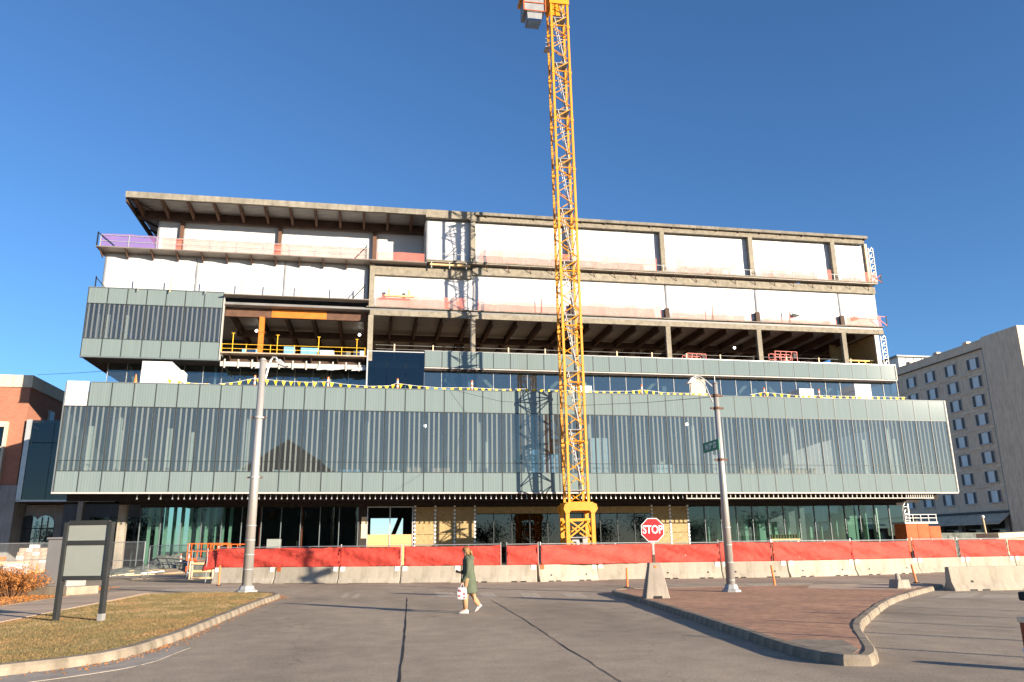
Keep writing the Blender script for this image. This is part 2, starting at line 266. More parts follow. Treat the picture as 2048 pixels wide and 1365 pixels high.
# ---------------------------------------------------------------- mesh helpers
ORG = {}
class MB:
    def __init__(s): s.v = []; s.f = []
    def add(s, vs, fs):
        n = len(s.v); s.v += [tuple(v) for v in vs]; s.f += [tuple(i+n for i in f) for f in fs]; return s
    def box(s, x0, y0, z0, x1, y1, z1):
        if x0 > x1: x0, x1 = x1, x0
        if y0 > y1: y0, y1 = y1, y0
        if z0 > z1: z0, z1 = z1, z0
        return s.add([(x0,y0,z0),(x1,y0,z0),(x1,y1,z0),(x0,y1,z0),(x0,y0,z1),(x1,y0,z1),(x1,y1,z1),(x0,y1,z1)],
                     [(0,3,2,1),(4,5,6,7),(0,1,5,4),(1,2,6,5),(2,3,7,6),(3,0,4,7)])
    def beam(s, p, q, w, h=None, up=(0, 0, 1)):
        p, q = Vector(p), Vector(q); h = h or w; d = (q-p).normalized(); u = Vector(up)
        if abs(d.dot(u)) > .98: u = Vector((0, 1, 0))
        a = d.cross(u).normalized()*(w/2); b = a.cross(d).normalized()*(h/2)
        return s.add([p-a-b, p+a-b, p+a+b, p-a+b, q-a-b, q+a-b, q+a+b, q-a+b],
                     [(0,3,2,1),(4,5,6,7),(0,1,5,4),(1,2,6,5),(2,3,7,6),(3,0,4,7)])
    def ibeam(s, p, q, w, h, t=.03):
        p, q = Vector(p), Vector(q); u = Vector((0, 0, 1))
        s.beam(p, q, t, h-2*t); s.beam(p+u*(h/2-t/2), q+u*(h/2-t/2), w, t); return s.beam(p-u*(h/2-t/2), q-u*(h/2-t/2), w, t)
    def tube(s, p, q, r, n=8, r2=None): return s.path([p, q], [r, r if r2 is None else r2], n)
    def path(s, pts, r, n=8):
        pts = [Vector(p) for p in pts]; rs = r if isinstance(r, (list, tuple)) else [r]*len(pts); rings = []
        for i, p in enumerate(pts):
            d = (pts[min(i+1, len(pts)-1)] - pts[max(i-1, 0)]).normalized()
            u = Vector((0, 0, 1)) if abs(d.z) < .9 else Vector((0, 1, 0))
            a = d.cross(u).normalized(); b = a.cross(d)
            rings.append([p + (a*math.cos(2*math.pi*k/n) + b*math.sin(2*math.pi*k/n))*rs[i] for k in range(n)])
        return s.loft(rings)
    def loft(s, rings, cap=True):
        n = len(rings[0]); vs = [v for r in rings for v in r]; fs = []
        for i in range(len(rings)-1):
            for k in range(n): a, b = i*n+k, i*n+(k+1) % n; fs.append((a, b, b+n, a+n))
        if cap: fs += [tuple(range(n-1, -1, -1)), tuple(range((len(rings)-1)*n, len(rings)*n))]
        return s.add(vs, fs)
    def prism(s, poly, z0, z1):
        n = len(poly); vs = [(x, y, z0) for x, y in poly] + [(x, y, z1) for x, y in poly]
        fs = [tuple(range(n-1, -1, -1)), tuple(range(n, 2*n))] + [(i, (i+1) % n, n+(i+1) % n, n+i) for i in range(n)]
        return s.add(vs, fs)
    def prism_y(s, poly, y0, y1):                                    # outline in x,z extruded along y
        n = len(poly); vs = [(x, y0, z) for x, z in poly] + [(x, y1, z) for x, z in poly]
        fs = [tuple(range(n)), tuple(range(2*n-1, n-1, -1))] + [(i, n+i, n+(i+1) % n, (i+1) % n) for i in range(n)]
        return s.add(vs, fs)
    def prism_x(s, poly, x0, x1):                                    # outline in y,z extruded along x
        n = len(poly); vs = [(x0, y, z) for y, z in poly] + [(x1, y, z) for y, z in poly]
        fs = [tuple(range(n-1, -1, -1)), tuple(range(n, 2*n))] + [(i, (i+1) % n, n+(i+1) % n, n+i) for i in range(n)]
        return s.add(vs, fs)
    def sheet(s, o, u, v, nu, nv, fn, th=.01):                       # rippled cloth / film with thickness
        o, u, v = Vector(o), Vector(u), Vector(v); n = u.cross(v).normalized(); base = len(s.v); fs = []
        for sgn in (0, 1):
            for j in range(nv+1):
                for i in range(nu+1):
                    a, b = i/nu, j/nv; dsp = fn(a, b)
                    if isinstance(dsp, tuple): dn, dv = dsp
                    else: dn, dv = dsp, 0
                    s.v.append(tuple(o + u*a + v*b + n*(dn + sgn*th) + v.normalized()*dv))
        N = (nu+1)*(nv+1)
        for j in range(nv):
            for i in range(nu):
                a = base + j*(nu+1)+i; b, c, d = a+1, a+nu+2, a+nu+1
                s.f.append((a, d, c, b)); s.f.append((a+N, b+N, c+N, d+N))
        rim = [j for j in range(nu)] 
        for i in range(nu):
            for j in (0, nv):
                a = base+j*(nu+1)+i; s.f.append((a, a+1, a+1+N, a+N))
        for j in range(nv):
            for i in (0, nu):
                a = base+j*(nu+1)+i; s.f.append((a, a+nu+1, a+nu+1+N, a+N))
        return s
    def sphere(s, c, r, n=10, m=7, sc=(1, 1, 1)):
        c = Vector(c); rings = []
        for j in range(1, m):
            t = math.pi*j/m
            rings.append([c + Vector((r*sc[0]*math.sin(t)*math.cos(2*math.pi*k/n), r*sc[1]*math.sin(t)*math.sin(2*math.pi*k/n), -r*sc[2]*math.cos(t))) for k in range(n)])
        return s.loft(rings)
    def build(s, name, mat, parent=None, org=None, smooth=False, bevel=0):
        v = np.array(s.v, float)
        if org is None: org = Vector(((v[:, 0].min()+v[:, 0].max())/2, (v[:, 1].min()+v[:, 1].max())/2, v[:, 2].min()))
        org = Vector(org); me = bpy.data.meshes.new(name)
        me.from_pydata([tuple(x) for x in (v - np.array(org))], [], s.f)
        bm = bmesh.new(); bm.from_mesh(me); bmesh.ops.recalc_face_normals(bm, faces=bm.faces); bm.to_mesh(me); bm.free()
        me.materials.append(Mt(mat) if isinstance(mat, str) else mat)
        if smooth: me.polygons.foreach_set('use_smooth', [True]*len(me.polygons))
        o = bpy.data.objects.new(name, me); COL.objects.link(o); place(o, parent, org)
        if bevel:
            b = o.modifiers.new('bevel', 'BEVEL'); b.width = bevel; b.segments = 2; b.limit_method = 'ANGLE'
        return o
def place(o, parent, org):
    ORG[o.name] = Vector(org)
    if parent: o.parent = parent; o.location = Vector(org) - ORG[parent.name]
    else: o.location = org
def inst(src, parent, org, scale=None):
    o = src.copy(); COL.objects.link(o); place(o, parent, org)
    if scale: o.scale = scale
    return o
def tag(o, label, cat, group=None, kind=None):
    if label: o['label'] = label
    if cat: o['category'] = cat
    if group: o['group'] = group
    if kind: o['kind'] = kind
    return o
def thing(name, loc, label, cat, group=None, rz=None):
    o = bpy.data.objects.new(name, None); COL.objects.link(o); o.location = loc; o.empty_display_size = .3
    if rz is None: ORG[o.name] = Vector(loc)                         # children are given in world coordinates
    else: ORG[o.name] = Vector((0, 0, 0)); o.rotation_euler[2] = rz   # children are given in the thing's own frame
    return tag(o, label, cat, group)
def struct(o): o['kind'] = 'structure'; return o
def copy_tree(o, loc, rz=None, label=None, parent=None):
    c = o.copy(); COL.objects.link(c); c.parent = parent; c.location = loc
    if rz is not None: c.rotation_euler[2] = rz
    if label: c['label'] = label
    def rec(a, b):
        for ch in list(a.children):
            d = ch.copy(); COL.objects.link(d); d.parent = b; rec(ch, d)
    rec(o, c); return c
def mesh_np(name, verts, faces_n, mat, parent=None, k=3):            # many loose k-gons as one mesh
    me = bpy.data.meshes.new(name); n = len(verts); nf = n//k
    me.vertices.add(n); me.vertices.foreach_set('co', verts.astype(np.float32).ravel())
    me.loops.add(n); me.loops.foreach_set('vertex_index', np.arange(n, dtype=np.int32))
    me.polygons.add(nf); me.polygons.foreach_set('loop_start', np.arange(0, n, k, dtype=np.int32)); me.polygons.foreach_set('loop_total', np.full(nf, k, dtype=np.int32))
    me.update(); me.materials.append(Mt(mat)); o = bpy.data.objects.new(name, me); COL.objects.link(o)
    ORG[o.name] = Vector((0, 0, 0))
    if parent: o.parent = parent; o.location = -ORG[parent.name]
    return o
def text_mesh(body, size):
    cu = bpy.data.curves.new('lettering', 'FONT'); cu.body = body; cu.size = size; cu.align_x = 'CENTER'; cu.align_y = 'CENTER'; cu.extrude = .004; cu.offset = size*.018
    t = bpy.data.objects.new('lettering', cu); COL.objects.link(t); bpy.context.view_layer.update()
    me = bpy.data.meshes.new_from_object(t.evaluated_get(bpy.context.evaluated_depsgraph_get()))
    bpy.data.objects.remove(t); return me
def wob(seed):
    r = random.Random(seed); ws = [(r.uniform(2, 9), r.uniform(-5, 5), r.uniform(0, 6.3), r.uniform(.3, 1)) for _ in range(6)]
    return lambda a, b: sum(w*math.sin(a*f*6.28+b*g*3.14+p) for f, g, p, w in ws)/6

# ================================================================ the ground
g = struct(MB().add([(-3000,-1500,-.06),(3000,-1500,-.06),(3000,4500,-.06),(-3000,4500,-.06)], [(0,1,2,3)]).build('ground', 'dirt'))
road = struct(MB().box(-120, -70, -.05, 140, 60, 0).build('road', 'asphalt', org=(0, 0, 0)))
JX = [(426,1168),(550,1168),(678,1167.6),(803,1167),(925,1166),(1078,1164.5),(1197,1161),(1311,1159),(1448,1157),(1581,1155),(1715,1151.5),(1842,1147),(1938,1144),(2038,1141.5),(2130,1139)]
JT = [G(*p) for p in JX]
def lane_side(x):                                                     # far edge of the cross street
    xs = [-120, -40, -16] + [p.x-.2 for p in JT] + [140]; ys = [66, 60, 54.6] + [p.y for p in JT] + [48]
    return float(np.interp(x, xs, ys))
# building site beyond the street: a slightly uneven sheet
xs = np.linspace(-70, 100, 120); nyy = 26; vs = []; fs = []
for x in xs:
    y0 = lane_side(x)
    for j in range(nyy):
        t = j/(nyy-1); y = y0 + (96-y0)*t
        rise = .38*max(0, min(1, (-12-x)/10))*min(1, t*3.5) + .12*min(1, t*6)
        vs.append((x, y, .006 + rise + .05*math.sin(x*1.3+y*.7)*math.sin(y*.9-x*.4)*min(1, t*5)))
for i in range(len(xs)-1):
    for j in range(nyy-1): a = i*nyy+j; fs.append((a, a+nyy, a+nyy+1, a+1))
struct(MB().add(vs, fs).build('building_site_ground', 'dirt', org=(0, 0, 0)))
def site_z(x, y):
    y0 = lane_side(x); t = max(0, min(1, (y-y0)/(96-y0))); return .006 + .38*max(0, min(1, (-12-x)/10))*min(1, t*3.5) + .12*min(1, t*6)

def inset(poly, d):
    n = len(poly); out = []
    for i in range(n):
        p0, p1, p2 = Vector(poly[i-1]), Vector(poly[i]), Vector(poly[(i+1) % n])
        a = (p1-p0).normalized(); b = (p2-p1).normalized(); na = Vector((-a.y, a.x)); nb = Vector((-b.y, b.x)); m = (na+nb)
        m = m/max(.35, m.length_squared)*2*.5*2/2
        out.append(tuple(p1 + m*d*1.0))
    return out
def kerb_run(pts, parent, h=.14, w=.19, left=True):
    """kerb stones along an open polyline; the raised side lies left of the walking direction"""
    n = len(pts); off = []
    for i in range(n):
        p0, p1, p2 = Vector(pts[max(0, i-1)]), Vector(pts[i]), Vector(pts[min(n-1, i+1)])
        a = (p2-p0).normalized(); off.append(Vector((-a.y, a.x))*(1 if left else -1))
    jit = [random.uniform(-.006, .006) for _ in range(n)]; pts = [tuple(Vector(q)+off[k]*random.uniform(-.007, .007)) for k, q in enumerate(pts)]; pts[-1] = pts[0] if (Vector(pts[0])-Vector(pts[-1])).length < .1 else pts[-1]
    for i in range(n-1):
        a, b = Vector(pts[i]), Vector(pts[i+1]); na, nb = off[i], off[i+1]; d = (b-a).normalized()*(.006 if i % 5 == 0 else 0)
        sa, sb = jit[i], jit[i+1]
        def ring(p, q, dz): return [(p.x, p.y, -.02), (p.x+q.x*.015, p.y+q.y*.015, h-.045+dz), (p.x+q.x*.05, p.y+q.y*.05, h+dz), (p.x+q.x*w, p.y+q.y*w, h+dz+.006), (p.x+q.x*w, p.y+q.y*w, -.02)]
        MB().loft([ring(a+d, na, sa), ring(b-d, nb, sb)]).build('kerb_stone', 'kerb_concrete', parent)
def resample(pts, step):
    out = [Vector(pts[0])]
    for a, b in zip(pts[:-1], pts[1:]):
        a, b = Vector(a), Vector(b); n = max(1, round((b-a).length/step)); out += [a.lerp(b, (k+1)/n) for k in range(n)]
    return [tuple(p) for p in out]
def resample_arc(pts, step):
    P_ = np.array(pts, float); d = np.concatenate([[0], np.cumsum(np.linalg.norm(np.diff(P_, axis=0), axis=1))]); n = max(1, round(d[-1]/step))
    return [(float(np.interp(t, d, P_[:, 0])), float(np.interp(t, d, P_[:, 1]))) for t in np.linspace(0, d[-1], n+1)]
def smooth_pts(pts, it=2):
    for _ in range(it):
        q = [pts[0]]
        for a, b in zip(pts[:-1], pts[1:]):
            a, b = Vector(a), Vector(b); q += [tuple(a*.75+b*.25), tuple(a*.25+b*.75)]
        pts = q + [pts[-1]]
    return pts
# left verge with dead lawn
KL = smooth_pts([(-6.6, 33.2), (-4.6, 32.6), (-3.25, 31.4), (-3.0, 30.3), (-3.3, 26.4), (-3.42, 20.5), (-3.5, 17.2), (-3.66, 15.2), (-3.85, 14.0), (-4.5, 13.1), (-6.0, 12.0), (-9.0, 10.6), (-14, 9.0)], 2)
kn = np.array(KL); tg0 = np.gradient(kn, axis=0); tg0 /= np.linalg.norm(tg0, axis=1)[:, None]; KI = kn+np.column_stack([tg0[:, 1], -tg0[:, 0]])*.13
verge = struct(MB().prism([tuple(p) for p in KI] + [(-14, 8.9), (-14, 12), (-8.25, 12), (-8.22, 24), (-8.0, 31.5), (-7.2, 33.2)], -.04, .125).build('grass_verge', 'lawn', org=(-6, 20, 0)))
kr = resample_arc(KL[::-1], .6)
kerb_run(kr, verge, left=True)
gut = [(p[0], p[1]) for p in KL if p[1] < 16]
gv = [(x+.02, y-.02) for x, y in gut] ; gw = [(x+.55+.5*max(0, (15-y)/6), y-.45-.35*max(0, (15-y)/6)) for x, y in gut]
struct(MB().prism(gv + gw[::-1], -.03, .006).build('gutter_pan', 'grey_concrete'))
# sidewalk slabs
walk = struct(MB().box(-10.75, 2, -.04, -8.24, 33.4, .118).build('sidewalk', 'walk_concrete'))
for k in range(19):
    y = 2.05+k*1.64; MB().box(-10.70, y, .05, -8.29, y+1.625, .13+random.uniform(0, .006)).build('paving_slab', 'walk_concrete', walk)
struct(MB().prism([(-10.78, 2), (-10.78, 35), (-12.2, 40.5), (-15, 42.5), (-40, 46), (-40, 2)], -.04, .135).build('planting_bed', 'mulch'))
struct(MB().prism([(-8.2, 33.45), (-10.74, 33.45), (-10.74, 35.2), (-9.8, 37.2), (-7.6, 34.0)], -.04, .06).build('kerb_ramp', 'walk_concrete'))
# median island in brick
IL = [(20.9, 26.9), (17.7, 24.0), (14.26, 20.6), (10.75, 16.3), (9.35, 14.5), (8.2, 12.5), (7.35, 11.0), (6.9, 10.45), (6.5, 10.6), (6.35, 11.4), (6.66, 13.7), (7.28, 17.9), (8.15, 24.7), (8.35, 27.6), (8.75, 28.6), (11.2, 28.9), (16, 28.7), (19.6, 28.4), (21, 27.8)]
isl = smooth_pts(IL, 2)
isc = np.array(isl); tg = np.roll(isc, -1, 0)-np.roll(isc, 1, 0); tg /= np.linalg.norm(tg, axis=1)[:, None]; isi = [tuple(q) for q in isc+np.column_stack([tg[:, 1], -tg[:, 0]])*.13]
island = struct(MB().prism(isi, -.04, .135).build('median_island', 'brick_paving', org=(11, 20, 0)))
kr = resample_arc(isl + [isl[0]], .4); kerb_run(kr, island, w=.17, left=False)
MB().prism([(6.75, 10.75), (7.15, 11.2), (7.6, 12.3), (7.0, 12.6), (6.66, 12.4), (6.6, 11.3)], .1, .139).build('concrete_nose', 'kerb_concrete', island)
MB().prism([(17.6, 24.5), (20.6, 27.2), (19.4, 28.1), (16.4, 28.4), (15.2, 26.5)], .1, .139).build('concrete_apron', 'walk_concrete', island)
# markings, joints and tar lines
def strip(name, pix, mat, w=None):
    pts = [G(*p) for p in pix]
    MB().add([(p.x, p.y, .005) for p in pts], [tuple(range(len(pts)))]).build(name, mat, road)
for q in ([(868,1185),(905,1185),(914,1195),(878,1195)], [(955,1185.5),(985,1185.5),(996,1195.5),(966,1195.5)], [(1038,1187),(1072,1187),(1086,1197),(1050,1197)], [(1122,1187),(1160,1187),(1178,1196),(1138,1196)],
          [(690,1188),(700,1188),(692,1196),(680,1196)], [(712,1188),(722,1188),(716,1196),(704,1196)],
          [(235,1172),(480,1171),(480,1174),(220,1175)], [(335,1178),(482,1177),(482,1183),(320,1184)], [(150,1177),(225,1175),(215,1180),(145,1182)],
          [(1490,1168),(1600,1166),(1640,1169),(1500,1172)], [(1520,1176),(1590,1175),(1560,1180),(1500,1181)], [(1905,1187),(1960,1186),(1940,1196),(1870,1198)], [(1970,1190),(2040,1190),(2050,1196),(1960,1197)]):
    strip('crosswalk_bar', q, 'worn_paint')
def line_on_road(name, pix, w, mat, jag=.02):
    pts = resample([tuple(G(*p))[:2] for p in pix], .5); lft, rgt_ = [], []
    for i, p in enumerate(pts):
        a, b = Vector(pts[max(0, i-1)]), Vector(pts[min(len(pts)-1, i+1)]); d = (b-a).normalized(); nn = Vector((-d.y, d.x)); c = Vector(p) + nn*random.uniform(-jag, jag); ww = w*random.uniform(.5, 1.3)
        lft.append((c.x+nn.x*ww, c.y+nn.y*ww, .005)); rgt_.append((c.x-nn.x*ww, c.y-nn.y*ww, .005))
    n = len(pts); MB().add(lft+rgt_, [(i, i+1, n+i+1, n+i) for i in range(n-1)]).build(name, mat, road)
line_on_road('tar_joint', [(814,1196),(811,1250),(806,1300),(798,1366),(790,1440)], .018, 'tar', .008)
line_on_road('tar_joint', [(985,1202),(1050,1240),(1115,1285),(1180,1325),(1245,1366)], .012, 'tar', .02)
line_on_road('tar_joint', [(420,1172),(700,1180),(900,1178),(1250,1172)], .02, 'tar', .04)
line_on_road('tar_joint', [(1480,1172),(1600,1170),(1900,1166)], .02, 'tar', .04)
line_on_road('gutter_joint', [(352,1300),(300,1322),(250,1345),(215,1364)], .015, 'grey_concrete', .01)

# ================================================================ the building under construction
YB, YU, YW, YG, YR = 60.5, 66.0, 66.55, 67.0, 66.45
PW = 1.524; X0, X1 = -21.98, -21.98+47*PW; ZB, ZT = 5.78, 13.69
bld = thing('construction_building', (13.8, 66, 0), 'long unfinished building of pale green glass bands with white wrapped upper floors', 'building')
def avgz(Y, *q): return sum(PY(*p, Y).z for p in q)/len(q)
# ---- lower glass box
z_tr = avgz(YB, (135,813), (1887,841.6)); z_wb = avgz(YB, (116,942.6), (1903,949.6)); z_mid = avgz(YB, (120,924), (1900,930))
fr = MB()
for i in range(48): fr.box(X0+i*PW-.03, YB-.02, ZB+.02, X0+i*PW+.03, YB+.22, ZT-.02)
fr.box(X0, YB-.012, z_tr-.025, X1, YB+.22, z_tr+.025); fr.box(X0, YB-.012, z_wb-.025, X1, YB+.22, z_wb+.025); fr.box(X0, YB+.03, z_mid-.018, X1, YB+.2, z_mid+.018)
lower = fr.build('lower_glass_front', 'mullion', bld)
MB().box(X0-.1, YB-.06, ZB-.12, X1+.06, YB+.3, ZB).build('bottom_trim', 'white_trim', lower)
MB().box(X0+1.6, YB-.04, ZT, X1+.06, YB+.45, ZT+.05).build('parapet_cap', 'alum_dark', lower)
MB().box(X1+.035, YB-.05, ZB, X1+.13, YB+.35, ZT+.05).build('corner_trim', 'white_trim', lower); MB().box(X0-.11, YB-.05, ZB, X0-.035, YB+.35, ZT).build('corner_trim', 'alum_dark', lower)
proto = {}
def pane_row(nm, mat, parent, x0, n, pw, y, z0, z1, th=.05, gap=.034, skip=()):
    p = None
    for i in range(n):
        if i in skip: continue
        loc = Vector((x0+(i+.5)*pw, y, z0))
        if p is None:
            p = MB().box(loc.x-pw/2+gap, y, z0, loc.x+pw/2-gap, y+th, z1).build(nm, mat, parent, org=loc)
        else: inst(p, parent, loc)
pane_row('spandrel_panel', 'spandrel', lower, X0, 47, PW, YB+.005, z_tr+.03, ZT-.01, skip=(0,))
pane_row('spandrel_panel', 'spandrel', lower, X0, 47, PW, YB+.005, ZB+.02, z_wb-.03)
pane_row('window_pane', 'frit_glass', lower, X0, 47, PW, YB+.03, z_wb+.03, z_tr-.03, th=.03)
wp = MB().sheet((X0-.02, YB-.03, z_tr+.02), (PW-.03, 0, 0), (0, 0, ZT-z_tr+.05), 10, 10, lambda a, b, w=wob(3): .025*w(a, b), .01).build('taped_white_sheet', 'wrap', lower)
tag(wp, 'white sheet standing in for a missing corner panel', None)
# side of the box
MB().box(X0-.02, YB+.35, ZB, X0+.04, 71, ZT-.1).build('box_side_wall', 'alum_dark', bld); MB().box(X1-.05, YB+.36, ZB, X1+.02, 71, ZT-.1).build('box_side_wall', 'alum_dark', bld)
# soffit and its steel studs
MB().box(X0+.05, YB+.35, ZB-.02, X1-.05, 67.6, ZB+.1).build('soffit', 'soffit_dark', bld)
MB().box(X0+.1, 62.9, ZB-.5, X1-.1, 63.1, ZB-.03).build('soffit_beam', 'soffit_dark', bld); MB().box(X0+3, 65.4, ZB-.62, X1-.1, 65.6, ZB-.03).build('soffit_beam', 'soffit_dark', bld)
zh = ZB-.46; st = None; x = X0+5.4; k = 0
while x < 25.0:
    loc = Vector((x, 61.15, zh))
    if st is None: st = MB().box(x-.02, 61.12, zh, x+.02, 61.18, ZB-.03).box(x-.045, 61.08, zh-.02, x+.045, 61.2, zh+.05).build('hanging_stud', 'galv', bld, org=loc)
    else: inst(st, bld, loc)
    k += 1; x += .806 if k < 4 else .403
lad = MB().box(25.1, 60.75, ZB-.52, 47.5, 60.85, ZB-.45).build('soffit_track', 'white_trim', bld)
x = 25.15; st2 = None
while x < 47.5:
    loc = Vector((x, 60.8, ZB-.45))
    if st2 is None: st2 = MB().box(x-.03, 60.76, ZB-.45, x+.03, 60.84, ZB-.13).build('track_stud', 'white_trim', lad, org=loc)
    else: inst(st2, lad, loc)
    x += .42 if x < 44.5 else .21
# ---- interior of the lower box
MB().box(X0+.1, YB+.3, 6.3, X1-.1, 88, 6.55).build('second_floor_slab', 'interior_floor', bld)
MB().box(X0+.1, YB+.5, 12.75, X1-.1, 71.2, 13.1).build('terrace_slab', 'interior', bld)
MB().box(X0+.1, 71.2, 12.8, X1-.1, 88, 13.05).build('third_floor_slab', 'interior', bld)
MB().box(X0+.3, 78, 6.6, X1-.3, 78.2, 12.7).build('interior_wall', 'interior', bld)
cx0 = -18.75
for k in range(8):
    x = cx0 + k*9.09
    for yy in (62.4, 70.2): MB().tube((x, yy, 6.55), (x, yy, 12.75), .26, 12).build('interior_column', 'interior_col', bld, smooth=True)
for k in range(20): MB().box(X0+1+k*3.6, 60.9, 12.2, X0+1.25+k*3.6, 77.9, 12.7).build('ceiling_beam', 'interior', bld)
for (x, y) in ((-20.5, 61.4), (-19.0, 63.2), (-15.2, 62.1), (-13.9, 64), (9.5, 66), (43.2, 63.5), (45.8, 62.8)): MB().box(x, y, 6.56, x+.35, y+.25, 10.6).build('wall_frame', 'interior_col', bld)
# ---- ground floor front
zg = 5.16
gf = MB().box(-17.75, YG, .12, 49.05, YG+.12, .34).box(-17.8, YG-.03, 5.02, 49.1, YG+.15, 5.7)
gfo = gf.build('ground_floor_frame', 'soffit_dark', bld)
def storefront(x0, x1, n, mat, z0=.34, z1=5.02, mul='alum_dark'):
    w = (x1-x0)/n
    for i in range(n+1): MB().box(x0+i*w-.03, YG-.05, z0, x0+i*w+.03, YG+.14, z1).build('mullion', mul, gfo)
    pane_row('window_pane', mat, gfo, x0, n, w, YG+.02, z0+.01, z1-.01, th=.03)
storefront(-17.75, -.95, 11, 'shop_glass'); storefront(27.75, 49.0, 14, 'shop_glass'); storefront(8.75, 24.3, 10, 'dark_glass', .34, 4.38, 'mullion')
def osb(x0, x1, z0, z1, y=YG): MB().box(x0+.01, y, z0+.01, x1-.01, y+.03, z1-.01).build('sheathing_board', 'osb', gfo)
for a, b in ((3.72, 5.32), (5.4, 6.95), (7.03, 8.68), (24.38, 26.0), (26.08, 27.68)): osb(a, b, .35, 2.75); osb(a, b, 2.76, 5.0)
for i in range(10): osb(8.75+i*1.555, 8.75+(i+1)*1.555, 4.42, 5.0)
for xx in (3.68, 5.36, 6.99, 8.7, 24.36, 26.04, 27.7):
    MB().box(xx-.03, YG-.05, .34, xx+.03, YG-.005, 5.02).build('joint_flashing', 'galv', gfo)
    t = MB()
    for z in np.arange(.5, 5, .32): t.box(xx-.09, YG-.056, z, xx+.09, YG-.045, z+.12)
    t.build('tape_patch', 'sign_white', gfo)
# window opening with plywood sill board, open to the far side
for a, b in ((-.93, -.2), (3.5, 3.64)): MB().box(a, YG-.02, .34, b, YG+.3, 5.02).build('pier', 'soffit_dark', gfo)
MB().box(-.68, YG-.06, 2.5, -.25, YG-.025, 4.2).build('pier_board', 'pale_ply', gfo)
for xx in (-.2, 1.63, 3.5): MB().box(xx-.04, YG-.05, .34, xx+.04, YG+.06, 5.02).build('mullion', 'galv', gfo)
for a, b in ((-.15, 1.58), (1.68, 3.45)):
    MB().box(a, YG-.01, .34, b, YG+.03, 2.05).build('plywood_board', 'plywood', gfo); MB().box(a, YG-.01, 2.06, b, YG+.03, 2.78).build('plywood_board', 'plywood', gfo)
MB().box(-.2, YG-.04, 4.96, 3.5, YG+.06, 5.04).build('opening_head', 'galv', gfo)
# inside of the ground floor
MB().box(-17.6, YG+.3, -.02, 48.9, 88, .13).build('ground_floor_slab', 'interior_floor', bld)
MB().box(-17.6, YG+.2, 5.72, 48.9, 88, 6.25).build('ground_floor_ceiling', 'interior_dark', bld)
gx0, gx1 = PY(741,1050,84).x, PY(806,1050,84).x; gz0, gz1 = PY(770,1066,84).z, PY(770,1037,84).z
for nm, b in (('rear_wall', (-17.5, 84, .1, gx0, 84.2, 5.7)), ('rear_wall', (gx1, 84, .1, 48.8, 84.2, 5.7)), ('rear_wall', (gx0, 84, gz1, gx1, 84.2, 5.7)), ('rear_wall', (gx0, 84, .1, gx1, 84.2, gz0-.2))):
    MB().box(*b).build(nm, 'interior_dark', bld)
MB().beam((gx0+1.1, 79, .2), (gx0+3.4, 79, 6), .4, .4).build('brace', 'brown_steel', bld)
for k in range(8):
    x = cx0+k*9.09
    if k: MB().box(x-.25, 69, .13, x+.25, 69.5, 5.75).build('interior_column', 'interior_col', bld)
for px_ in (520, 603): 
    p = PY(px_, 1060, 68.2); MB().tube((p.x, 68.2, .13), (p.x, 68.2, 5.7), .1, 8).build('shoring_post', 'lift_red', bld)
rr = random.Random(3)
for k in range(11): x = -17.4+k*.62; MB().box(x, 67.9, .14, x+.26, 68.0, 5.4).build('wall_fin', 'interior_col', bld)
for k in range(16):
    x = 30.5+k*1.13+rr.uniform(-.2, .2); MB().box(x, 68.1+rr.uniform(0, 1.6), .14, x+rr.choice((.12, .2, .3)), 69.9, rr.uniform(3.6, 5.4)).build('wall_fin', 'interior_col', bld)
cl = MB().box(-19.35, 66.7, 0, -18.75, 67.3, ZB-.03).build('concrete_pier', 'column_concrete', bld, bevel=.04)
MB().box(-24.5, 73.2, 0, -24.1, 73.6, 6).build('concrete_pier', 'column_concrete', bld)
# dark glazed passage left of the shop front
MB().box(-26, 74.4, .1, -17.8, 74.6, 5.7).build('passage_wall', 'interior_dark', bld)
for k in range(3): MB().box(-23.8+k*1.9, 74.3, .4, -22.1+k*1.9, 74.36, 4.6).build('passage_pane', 'dark_glass', bld)

# ---- third floor ribbon windows
def ribbon(x0, x1, n, y, z0, z1, nm):
    w = (x1-x0)/n; f = MB()
    for i in range(n+1): f.box(x0+i*w-.02, y-.01, z0, x0+i*w+.02, y+.14, z1)
    f.box(x0, y+.01, z1-.05, x1, y+.15, z1+.05); fo = f.build(nm, 'galv_dull', bld)
    pane_row('window_pane', 'ribbon_glass', fo, x0, n, w, y+.03, z0, z1-.05, th=.03, gap=.02); return fo
ribbon(4.2, 49.75, 30, YR, 13.1, 16.7, 'ribbon_window'); ribbon(-21.9, -.75, 14, 68.3, 13.1, 17.3, 'recessed_ribbon_window')
dg = MB().box(-.72, YU-.02, 13.1, -.6, YU+.3, 18.15).box(-.72, YU, 18.02, 4.2, YU+.2, 18.1).build('tall_glass_frame', 'alum', bld)
pane_row('window_pane', 'dark_glass', dg, -.6, 3, 1.6, YU+.05, 13.1, 18.0, th=.03, gap=.015); MB().box(-.6, YU+.6, 16.7, 4.2, YU+.8, 18).build('glass_backing', 'alum_dark', dg)
